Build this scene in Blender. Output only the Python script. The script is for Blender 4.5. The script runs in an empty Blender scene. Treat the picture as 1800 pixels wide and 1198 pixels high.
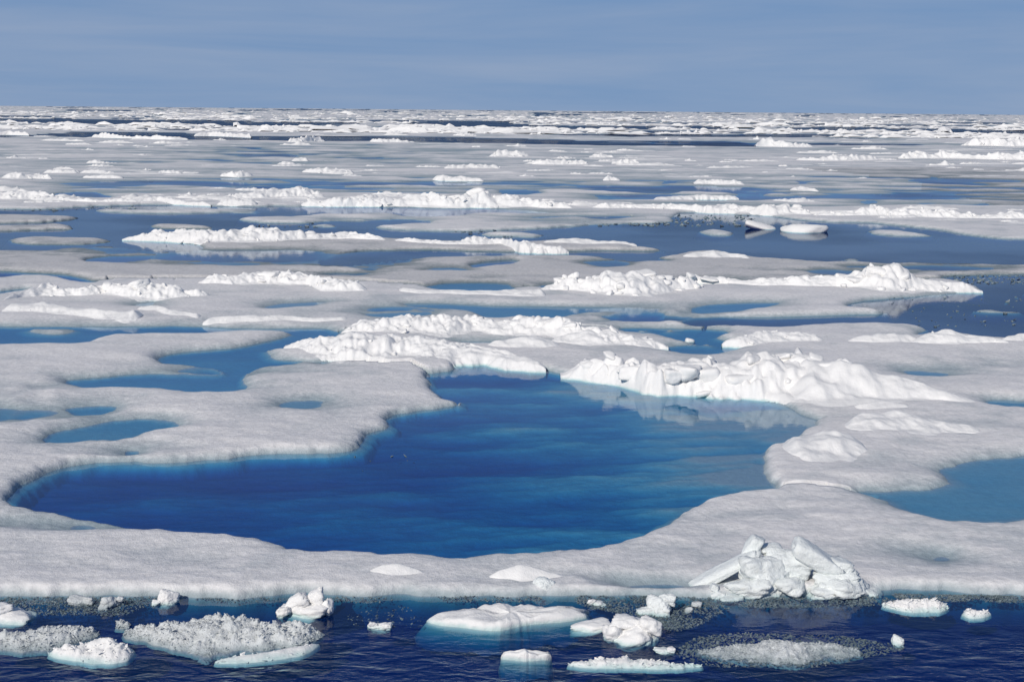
import bpy, math, random
import numpy as np
from mathutils import Matrix, Vector, Euler

# ------------------------------------------------------------------ camera
W, H, F = 1800.0, 1198.0, 2500.0
CAM_Z = 10.0
PITCH = math.atan((599.0 - 193.5) / F)
ROLL = math.atan(16.0 / 1800.0)
sc = bpy.context.scene
col = sc.collection
R3 = Matrix.Rotation(math.pi / 2 - PITCH, 3, 'X') @ Matrix.Rotation(ROLL, 3, 'Z')
cd = bpy.data.cameras.new('camera')
cd.sensor_width = 36.0
cd.lens = 36.0 * F / W
cd.clip_start = 0.5
cd.clip_end = 90000.0
cam = bpy.data.objects.new('camera', cd)
cam.matrix_world = Matrix.Translation((0, 0, CAM_Z)) @ R3.to_4x4()
col.objects.link(cam)
sc.camera = cam
RM = np.array(R3)

# ------------------------------------------------------------------ sky and sun
SUN_EL, SUN_AZ = math.radians(33.0), math.radians(208.0)
world = bpy.data.worlds.new('World')
sc.world = world
world.use_nodes = True
wn = world.node_tree
wn.nodes.clear()
wl = wn.links.new
wo = wn.nodes.new('ShaderNodeOutputWorld')
bg = wn.nodes.new('ShaderNodeBackground')
sky = wn.nodes.new('ShaderNodeTexSky')
sky.sky_type = 'NISHITA'
sky.sun_disc = False
sky.sun_elevation = SUN_EL
sky.sun_rotation = SUN_AZ
sky.altitude = 0.0
sky.air_density = 0.6
sky.dust_density = 0.0
sky.ozone_density = 4.0
bg.inputs['Strength'].default_value = 0.09
# thin high veil of stratus drawn out in streaks, the same all round the sky
tc = wn.nodes.new('ShaderNodeTexCoord')
mp = wn.nodes.new('ShaderNodeMapping')
mp.inputs['Scale'].default_value = (2.2, 2.2, 26.0)
nz = wn.nodes.new('ShaderNodeTexNoise')
nz.inputs['Scale'].default_value = 1.7
nz.inputs['Detail'].default_value = 7.0
nz.inputs['Roughness'].default_value = 0.55
nz.inputs['Distortion'].default_value = 0.4
cr = wn.nodes.new('ShaderNodeMapRange')
cr.inputs['From Min'].default_value = 0.30
cr.inputs['From Max'].default_value = 0.75
cr.inputs['To Min'].default_value = 0.0
cr.inputs['To Max'].default_value = 1.0
sx_ = wn.nodes.new('ShaderNodeSeparateXYZ')
bank = wn.nodes.new('ShaderNodeMapRange')           # the bank thins out upwards, the same all round
bank.interpolation_type = 'SMOOTHSTEP'
bank.inputs['From Min'].default_value = 0.05
bank.inputs['From Max'].default_value = 0.42
bank.inputs['To Min'].default_value = 0.97
bank.inputs['To Max'].default_value = 0.10
vcol = wn.nodes.new('ShaderNodeMix')
vcol.data_type = 'RGBA'
vcol.inputs['A'].default_value = (1.90, 3.20, 5.50, 1)
vcol.inputs['B'].default_value = (3.0, 3.95, 5.75, 1)
veil = wn.nodes.new('ShaderNodeMix')
veil.data_type = 'RGBA'
wl(tc.outputs['Generated'], mp.inputs['Vector'])
wl(tc.outputs['Generated'], sx_.inputs[0])
wl(sx_.outputs['Z'], bank.inputs['Value'])
wl(mp.outputs['Vector'], nz.inputs['Vector'])
wl(nz.outputs['Fac'], cr.inputs['Value'])
wl(cr.outputs['Result'], vcol.inputs['Factor'])
wl(vcol.outputs['Result'], veil.inputs['B'])
wl(bank.outputs['Result'], veil.inputs['Factor'])
wl(sky.outputs['Color'], veil.inputs['A'])
wl(veil.outputs['Result'], bg.inputs['Color'])
wl(bg.outputs['Background'], wo.inputs['Surface'])

sl = bpy.data.lights.new('sun', 'SUN')
sl.energy = 3.4
sl.angle = math.radians(0.53)
sl.color = (1.0, 0.93, 0.83)
so = bpy.data.objects.new('sun', sl)
sd_ = Vector((math.sin(SUN_AZ) * math.cos(SUN_EL), math.cos(SUN_AZ) * math.cos(SUN_EL), math.sin(SUN_EL)))
so.rotation_euler = sd_.to_track_quat('Z', 'Y').to_euler()
so.location = sd_ * 60
col.objects.link(so)

sc.view_settings.view_transform = 'Standard'
sc.view_settings.look = 'None'
sc.view_settings.gamma = 1.0
sc.view_settings.use_curve_mapping = False
sc.view_settings.exposure = 0.0
sc.cycles.use_denoising = True
sc.cycles.max_bounces = 8
sc.cycles.diffuse_bounces = 3
sc.cycles.glossy_bounces = 3
sc.cycles.transparent_max_bounces = 12
sc.cycles.caustics_reflective = False
sc.cycles.caustics_refractive = False

# ------------------------------------------------------------------ helpers: pixels to places
def rays(px, py):
    px = np.asarray(px, float); py = np.asarray(py, float)
    v = np.stack([(px - W / 2) / F, -(py - H / 2) / F, -np.ones_like(px)], -1)
    return v @ RM.T

def ground(px, py, z=0.0):
    """the point of the horizontal plane at height z seen at a pixel"""
    d = rays(px, py)
    t = (z - CAM_Z) / np.minimum(d[..., 2], -2e-4)
    return np.stack([d[..., 0] * t, d[..., 1] * t], -1)

def upright(px, py, Y):
    """the point of the upright plane at distance Y seen at a pixel"""
    d = rays(px, py)
    t = Y / d[1]
    return np.array([d[0] * t, Y, CAM_Z + d[2] * t])

def mpp(Y):
    return Y / F / math.cos(PITCH)          # metres per photo pixel at distance Y, roughly

def project(P):
    q = (np.asarray(P, float) - np.array([0, 0, CAM_Z])) @ RM
    return W / 2 + F * q[..., 0] / -q[..., 2], H / 2 - F * q[..., 1] / -q[..., 2]

# ------------------------------------------------------------------ helpers: noise
def _h(ix, iy, iz, seed):
    h = (ix.astype(np.int64) * 374761393 + iy.astype(np.int64) * 668265263 + iz * 2147483647 + seed * 974634777) & 0xFFFFFFFF
    h = ((h ^ (h >> 13)) * 1274126177) & 0xFFFFFFFF
    h = ((h ^ (h >> 16)) * 2246822519) & 0xFFFFFFFF
    return ((h ^ (h >> 15)) & 0xFFFFFF) / float(0x1000000)

_ang = np.random.RandomState(1).uniform(0, 6.2831853, 512 * 512)
_GX = (1.5 * np.cos(_ang)).astype(np.float32); _GY = (1.5 * np.sin(_ang)).astype(np.float32)
def noise2(x, y, seed=0):
    x = np.asarray(x, float); y = np.asarray(y, float)
    ix = np.floor(x); iy = np.floor(y)
    fx = (x - ix).astype(np.float32); fy = (y - iy).astype(np.float32)
    ux = fx * fx * fx * (fx * (fx * 6 - 15) + 10); uy = fy * fy * fy * (fy * (fy * 6 - 15) + 10)
    ix = ix.astype(np.int32) + seed * 61; iy = iy.astype(np.int32) + seed * 37
    x0 = ix & 511; x1 = (ix + 1) & 511; y0 = (iy & 511) << 9; y1 = ((iy + 1) & 511) << 9
    def g(k, dx, dy): return _GX[k] * (fx - dx) + _GY[k] * (fy - dy)
    a = g(x0 + y0, 0, 0); b = g(x1 + y0, 1, 0); c = g(x0 + y1, 0, 1); d = g(x1 + y1, 1, 1)
    a += (b - a) * ux; c += (d - c) * ux
    return a + (c - a) * uy

def fbm(x, y, scale, octv=4, seed=0, gain=0.5):
    s = 0.0; a = 1.0; f = 1.0 / scale; n = 0.0
    for k in range(octv):
        s = s + a * noise2(x * f + 17.3 * k, y * f - 9.1 * k, seed + k * 7)
        n += a; a *= gain; f *= 2.03
    return s / n

def noise3(p, seed=0):
    i = np.floor(p).astype(np.int64); f = p - i
    u = f * f * (3 - 2 * f)
    r = 0
    for dx in (0, 1):
        for dy in (0, 1):
            for dz in (0, 1):
                w = (u[:, 0] if dx else 1 - u[:, 0]) * (u[:, 1] if dy else 1 - u[:, 1]) * (u[:, 2] if dz else 1 - u[:, 2])
                r = r + w * _h(i[:, 0] + dx, i[:, 1] + dy, (i[:, 2] + dz) & 1023, seed)
    return r * 2 - 1

def fbm3(p, octv=3, seed=0):
    s = 0; a = 1; n = 0
    for k in range(octv):
        s = s + a * noise3(p * 2.0 ** k + 5.1 * k, seed + k); n += a; a *= 0.5
    return s / n

def voronoi(x, y, seed=0):
    """nearest and second nearest distance, three random numbers of the nearest cell and the offset to its centre"""
    ix = np.floor(x); iy = np.floor(y)
    f1 = np.full(x.shape, 9.0); f2 = np.full(x.shape, 9.0)
    ox = np.zeros(x.shape); oy = np.zeros(x.shape); cx = np.zeros(x.shape); cy = np.zeros(x.shape)
    for dx in (-1, 0, 1):
        for dy in (-1, 0, 1):
            gx = ix + dx; gy = iy + dy
            qx = gx + 0.1 + 0.8 * _h(gx, gy, 1, seed); qy = gy + 0.1 + 0.8 * _h(gx, gy, 2, seed)
            d = np.hypot(x - qx, y - qy)
            m = d < f1
            f2 = np.where(m, f1, np.minimum(f2, d))
            f1 = np.where(m, d, f1)
            ox = np.where(m, x - qx, ox); oy = np.where(m, y - qy, oy)
            cx = np.where(m, gx, cx); cy = np.where(m, gy, cy)
    return f1, f2, _h(cx, cy, 3, seed), _h(cx, cy, 4, seed), _h(cx, cy, 5, seed), ox, oy

def sstep(a, b, x):
    t = np.clip((x - a) / (b - a), 0, 1)
    return t * t * (3 - 2 * t)

# ------------------------------------------------------------------ helpers: objects
def new_mesh(name, V, Q, mat, smooth=True, pond=None):
    """mesh from a vertex array and an array of quads (or triangles)"""
    V = np.ascontiguousarray(V, np.float32); Q = np.ascontiguousarray(Q, np.int32)
    me = bpy.data.meshes.new(name)
    k = Q.shape[1]
    me.vertices.add(len(V)); me.vertices.foreach_set('co', V.ravel())
    me.loops.add(Q.size); me.loops.foreach_set('vertex_index', Q.ravel())
    me.polygons.add(len(Q))
    me.polygons.foreach_set('loop_start', np.arange(0, Q.size, k, dtype=np.int32))
    me.polygons.foreach_set('loop_total', np.full(len(Q), k, np.int32))
    me.update(calc_edges=True)
    me.polygons.foreach_set('use_smooth', np.full(len(Q), smooth, bool))
    if pond is not None:
        at = me.attributes.new('pond_floor', 'FLOAT', 'POINT'); at.data.foreach_set('value', np.ascontiguousarray(pond, np.float32))
    if mat: me.materials.append(mat)
    me.validate()
    return me

def link(name, me, parent=None, label=None, cat=None, group=None, kind=None, loc=None):
    o = bpy.data.objects.new(name, me)
    col.objects.link(o)
    if parent is not None: o.parent = parent
    if label: o['label'] = label
    if cat: o['category'] = cat
    if group: o['group'] = group
    if kind: o['kind'] = kind
    if loc is not None: o.location = loc
    return o

# ------------------------------------------------------------------ materials
def nodes(name):
    m = bpy.data.materials.new(name); m.use_nodes = True
    m.node_tree.nodes.clear()
    return m, m.node_tree.nodes.new, m.node_tree.links.new

def snow_material(name, dry, wet, z0, z1, rough=0.62, fine=1.0, mottle=0.12, sunk=(0.26, 0.33, 0.32), broad=0.0):
    """dry snow above, water-soaked bare ice near the waterline"""
    m, N, L = nodes(name)
    out = N('ShaderNodeOutputMaterial'); b = N('ShaderNodeBsdfPrincipled')
    geo = N('ShaderNodeNewGeometry'); sep = N('ShaderNodeSeparateXYZ')
    L(geo.outputs['Position'], sep.inputs[0])
    n1 = N('ShaderNodeTexNoise'); n1.inputs['Scale'].default_value = 0.55; n1.inputs['Detail'].default_value = 6
    n1.inputs['Roughness'].default_value = 0.62
    n2 = N('ShaderNodeTexNoise'); n2.inputs['Scale'].default_value = 5.5; n2.inputs['Detail'].default_value = 5
    n2.inputs['Roughness'].default_value = 0.65
    n3 = N('ShaderNodeTexNoise'); n3.inputs['Scale'].default_value = 32.0; n3.inputs['Detail'].default_value = 3
    for n in (n1, n2, n3): L(geo.outputs['Position'], n.inputs['Vector'])
    # how soaked: falls off with height above the water, its limit ragged
    a = N('ShaderNodeMath'); a.operation = 'MULTIPLY_ADD'; a.inputs[1].default_value = 0.16; a.inputs[2].default_value = -0.08
    L(n1.outputs['Fac'], a.inputs[0])
    a2 = N('ShaderNodeMath'); a2.operation = 'ADD'; L(sep.outputs['Z'], a2.inputs[0]); L(a.outputs[0], a2.inputs[1])
    a3 = N('ShaderNodeMath'); a3.operation = 'MULTIPLY_ADD'; a3.inputs[1].default_value = 0.10; a3.inputs[2].default_value = -0.05
    L(n2.outputs['Fac'], a3.inputs[0])
    a4 = N('ShaderNodeMath'); a4.operation = 'ADD'; L(a2.outputs[0], a4.inputs[0]); L(a3.outputs[0], a4.inputs[1])
    mr = N('ShaderNodeMapRange'); mr.interpolation_type = 'SMOOTHSTEP'
    mr.inputs['From Min'].default_value = z0; mr.inputs['From Max'].default_value = z1
    L(a4.outputs[0], mr.inputs['Value'])
    mx = N('ShaderNodeMix'); mx.data_type = 'RGBA'
    mx.inputs['A'].default_value = (*wet, 1); mx.inputs['B'].default_value = (*dry, 1)
    L(mr.outputs['Result'], mx.inputs['Factor'])
    # ice that is always under water
    ms = N('ShaderNodeMapRange'); ms.inputs['From Min'].default_value = -0.10; ms.inputs['From Max'].default_value = -0.01
    L(sep.outputs['Z'], ms.inputs['Value'])
    mu = N('ShaderNodeMix'); mu.data_type = 'RGBA'; mu.inputs['A'].default_value = (*sunk, 1)
    if broad:       # clean blue floor in ponds, grey-green flanks towards the open sea
        pa = N('ShaderNodeAttribute'); pa.attribute_name = 'pond_floor'
        pm = N('ShaderNodeMix'); pm.data_type = 'RGBA'; pm.inputs['A'].default_value = (0.20, 0.26, 0.25, 1); pm.inputs['B'].default_value = (*sunk, 1)
        L(pa.outputs['Fac'], pm.inputs['Factor']); L(pm.outputs['Result'], mu.inputs['A'])
    L(ms.outputs['Result'], mu.inputs['Factor']); L(mx.outputs['Result'], mu.inputs['B'])
    mx = mu
    if broad:
        n5 = N('ShaderNodeTexNoise'); n5.inputs['Scale'].default_value = 0.025; n5.inputs['Detail'].default_value = 8; n5.inputs['Roughness'].default_value = 0.72
        L(geo.outputs['Position'], n5.inputs['Vector'])
        n4 = N('ShaderNodeTexNoise'); n4.inputs['Scale'].default_value = 0.33; n4.inputs['Detail'].default_value = 8; n4.inputs['Roughness'].default_value = 0.68
        L(geo.outputs['Position'], n4.inputs['Vector'])
        r4 = N('ShaderNodeMapRange'); r4.interpolation_type = 'SMOOTHSTEP'; r4.inputs['From Min'].default_value = 0.50; r4.inputs['From Max'].default_value = 0.70
        r4.inputs['To Max'].default_value = broad
        n6 = N('ShaderNodeMath'); n6.operation = 'MULTIPLY_ADD'; n6.inputs[1].default_value = 0.9; n6.inputs[2].default_value = -0.45
        L(n5.outputs['Fac'], n6.inputs[0])
        n7 = N('ShaderNodeMath'); n7.operation = 'ADD'; L(n6.outputs[0], n7.inputs[0]); L(n4.outputs['Fac'], n7.inputs[1])
        L(n7.outputs[0], r4.inputs['Value'])
        mb = N('ShaderNodeMix'); mb.data_type = 'RGBA'; mb.inputs['B'].default_value = (*wet, 1)
        L(mx.outputs['Result'], mb.inputs['A']); L(r4.outputs['Result'], mb.inputs['Factor'])
        mx = mb
    # coarse old snow: faint mottling
    r = N('ShaderNodeMapRange'); r.inputs['From Min'].default_value = 0.3; r.inputs['From Max'].default_value = 0.72
    r.inputs['To Min'].default_value = 1.0 - mottle; r.inputs['To Max'].default_value = 1.0
    L(n2.outputs['Fac'], r.inputs['Value'])
    mm = N('ShaderNodeMix'); mm.data_type = 'RGBA'; mm.blend_type = 'MULTIPLY'; mm.inputs['Factor'].default_value = 1
    L(mx.outputs['Result'], mm.inputs['A']); L(r.outputs['Result'], mm.inputs['B'])
    L(mm.outputs['Result'], b.inputs['Base Color'])
    b.inputs['Roughness'].default_value = rough
    b.inputs['IOR'].default_value = 1.31
    b.inputs['Specular IOR Level'].default_value = 0.35
    s = N('ShaderNodeMath'); s.operation = 'MULTIPLY_ADD'; s.inputs[1].default_value = 0.35
    L(n3.outputs['Fac'], s.inputs[0]); L(n2.outputs['Fac'], s.inputs[2])
    bp = N('ShaderNodeBump'); bp.inputs['Strength'].default_value = 0.5 * fine; bp.inputs['Distance'].default_value = 0.08
    L(s.outputs[0], bp.inputs['Height']); L(bp.outputs['Normal'], b.inputs['Normal'])
    L(b.outputs['BSDF'], out.inputs['Surface'])
    return m

M_SNOW = snow_material('weathered_snow', (0.86, 0.845, 0.845), (0.36, 0.44, 0.48), -0.01, 0.25, sunk=(0.58, 0.65, 0.66), broad=0.42, mottle=0.20)
M_OLD = snow_material('old_soaked_ice', (0.71, 0.70, 0.70), (0.27, 0.32, 0.34), 0.0, 0.20, sunk=(0.55, 0.62, 0.62), broad=0.5, mottle=0.25)
M_RIDGE = snow_material('ridge_snow', (0.845, 0.84, 0.832), (0.50, 0.66, 0.66), -0.02, 0.10, mottle=0.06, fine=0.7)
M_BLOCK = snow_material('clean_ice_block', (0.82, 0.86, 0.86), (0.42, 0.60, 0.62), -0.04, 0.10, rough=0.5, mottle=0.10, fine=1.4)
M_BRASH = snow_material('wet_brash_ice', (0.36, 0.41, 0.43), (0.14, 0.19, 0.21), -0.02, 0.12, rough=0.3, mottle=0.2)

def water_material():
    m, N, L = nodes('sea_water')
    out = N('ShaderNodeOutputMaterial')
    geo = N('ShaderNodeNewGeometry'); sep = N('ShaderNodeSeparateXYZ')
    L(geo.outputs['Position'], sep.inputs[0])
    # wind ripples: strong on the open water in the foreground, faint on sheltered ponds
    mp = N('ShaderNodeMapping'); mp.inputs['Rotation'].default_value = (0, 0, math.radians(12))
    mp.inputs['Scale'].default_value = (1.0, 1.9, 1.0)
    L(geo.outputs['Position'], mp.inputs['Vector'])
    w1 = N('ShaderNodeTexNoise'); w1.inputs['Scale'].default_value = 1.35; w1.inputs['Detail'].default_value = 3; w1.inputs['Roughness'].default_value = 0.45
    w1.inputs['Distortion'].default_value = 0.6
    w2 = N('ShaderNodeTexNoise'); w2.inputs['Scale'].default_value = 5.0; w2.inputs['Detail'].default_value = 4; w2.inputs['Roughness'].default_value = 0.55
    L(mp.outputs['Vector'], w1.inputs['Vector']); L(mp.outputs['Vector'], w2.inputs['Vector'])
    calm = N('ShaderNodeTexNoise'); calm.inputs['Scale'].default_value = 0.16; calm.inputs['Detail'].default_value = 3
    L(geo.outputs['Position'], calm.inputs['Vector'])
    # distance from the foreground lead, along y
    near = N('ShaderNodeMapRange'); near.interpolation_type = 'SMOOTHSTEP'
    near.inputs['From Min'].default_value = 27.6; near.inputs['From Max'].default_value = 25.2
    near.inputs['To Min'].default_value = 0.0; near.inputs['To Max'].default_value = 1.0
    L(sep.outputs['Y'], near.inputs['Value'])
    st = N('ShaderNodeMath'); st.operation = 'MULTIPLY_ADD'; st.inputs[1].default_value = 0.42; st.inputs[2].default_value = 0.02
    farr = N('ShaderNodeMapRange'); farr.inputs['From Min'].default_value = 260.0; farr.inputs['From Max'].default_value = 460.0
    farr.inputs['To Max'].default_value = 0.8
    L(sep.outputs['Y'], farr.inputs['Value'])
    nf = N('ShaderNodeMath'); nf.operation = 'ADD'; L(near.outputs['Result'], nf.inputs[0]); L(farr.outputs['Result'], nf.inputs[1])
    L(nf.outputs[0], st.inputs[0])
    cm = N('ShaderNodeMapRange'); cm.inputs['From Min'].default_value = 0.35; cm.inputs['From Max'].default_value = 0.65
    cm.inputs['To Min'].default_value = 0.45; cm.inputs['To Max'].default_value = 1.1
    L(calm.outputs['Fac'], cm.inputs['Value'])
    stm = N('ShaderNodeMath'); stm.operation = 'MULTIPLY'; L(st.outputs[0], stm.inputs[0]); L(cm.outputs['Result'], stm.inputs[1])
    ad = N('ShaderNodeMath'); ad.operation = 'MULTIPLY_ADD'; ad.inputs[1].default_value = 0.28
    L(w2.outputs['Fac'], ad.inputs[0]); L(w1.outputs['Fac'], ad.inputs[2])
    bp = N('ShaderNodeBump'); bp.inputs['Distance'].default_value = 0.20
    L(stm.outputs[0], bp.inputs['Strength']); L(ad.outputs[0], bp.inputs['Height'])
    fr = N('ShaderNodeFresnel'); fr.inputs['IOR'].default_value = 1.33
    L(bp.outputs['Normal'], fr.inputs['Normal'])
    io = N('ShaderNodeMapRange'); io.inputs['To Min'].default_value = 1.33; io.inputs['To Max'].default_value = 1 / 1.33
    L(geo.outputs['Backfacing'], io.inputs['Value']); L(io.outputs['Result'], fr.inputs['IOR'])
    gl = N('ShaderNodeBsdfGlossy'); gl.inputs['Roughness'].default_value = 0.03; gl.inputs['Color'].default_value = (0.84, 0.93, 1, 1)
    L(bp.outputs['Normal'], gl.inputs['Normal'])
    tr0 = N('ShaderNodeBsdfTransparent')
    df = N('ShaderNodeBsdfDiffuse'); df.inputs['Color'].default_value = (0.001, 0.065, 0.34, 1)      # light scattered back by the water itself
    tr = N('ShaderNodeMixShader'); tr.inputs['Fac'].default_value = 0.15
    L(tr0.outputs[0], tr.inputs[1]); L(df.outputs[0], tr.inputs[2])
    mx = N('ShaderNodeMixShader')
    # wind-ruffled stretches turn facets to the viewer and mirror less
    rf = N('ShaderNodeMapRange'); rf.inputs['From Min'].default_value = 120.0; rf.inputs['From Max'].default_value = 420.0
    rf.inputs['To Min'].default_value = 0.92; rf.inputs['To Max'].default_value = 0.34
    L(sep.outputs['Y'], rf.inputs['Value'])
    rn = N('ShaderNodeTexNoise'); rn.inputs['Scale'].default_value = 0.045; rn.inputs['Detail'].default_value = 4
    L(geo.outputs['Position'], rn.inputs['Vector'])
    rm = N('ShaderNodeMapRange'); rm.interpolation_type = 'SMOOTHSTEP'; rm.inputs['From Min'].default_value = 0.42; rm.inputs['From Max'].default_value = 0.62
    rm.inputs['To Min'].default_value = 1.0; rm.inputs['To Max'].default_value = 0.72
    L(rn.outputs['Fac'], rm.inputs['Value'])
    rp = N('ShaderNodeMath'); rp.operation = 'MULTIPLY'; L(rf.outputs['Result'], rp.inputs[0]); L(rm.outputs['Result'], rp.inputs[1])
    rq = N('ShaderNodeMath'); rq.operation = 'MULTIPLY'; L(rp.outputs[0], rq.inputs[0]); L(fr.outputs['Fac'], rq.inputs[1])
    L(rq.outputs[0], mx.inputs['Fac']); L(tr.outputs[0], mx.inputs[1]); L(gl.outputs[0], mx.inputs[2])
    L(mx.outputs[0], out.inputs['Surface'])
    va = N('ShaderNodeVolumeAbsorption'); va.inputs['Color'].default_value = (0.02, 0.69, 0.89, 1); va.inputs['Density'].default_value = 3.9
    L(va.outputs[0], out.inputs['Volume'])
    return m
M_WATER = water_material()

m, N, L = nodes('deep_sea')
o_ = N('ShaderNodeOutputMaterial'); b_ = N('ShaderNodeBsdfDiffuse')
b_.inputs['Color'].default_value = (0.008, 0.07, 0.26, 1)
L(b_.outputs[0], o_.inputs['Surface'])
M_DEEP = m

# ------------------------------------------------------------------ the sea
FAR = 42000.0
def box_mesh(name, x0, x1, y0, y1, z0, z1, mat):
    V = [(x, y, z) for z in (z0, z1) for y in (y0, y1) for x in (x0, x1)]
    Q = [(0, 2, 3, 1), (4, 5, 7, 6), (0, 1, 5, 4), (2, 6, 7, 3), (0, 4, 6, 2), (1, 3, 7, 5)]
    return new_mesh(name, V, Q, mat, False)
link('sea_water', box_mesh('sea_water', -FAR, FAR, -120, FAR, -1.0, 0.0, M_WATER), kind='structure')
link('deep_water', new_mesh('deep_water', [(-FAR + 5, -115, -0.62), (FAR - 5, -115, -0.62), (FAR - 5, FAR - 5, -0.62), (-FAR + 5, FAR - 5, -0.62)],
                            [(0, 1, 2, 3)], M_DEEP, False), kind='structure')

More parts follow.
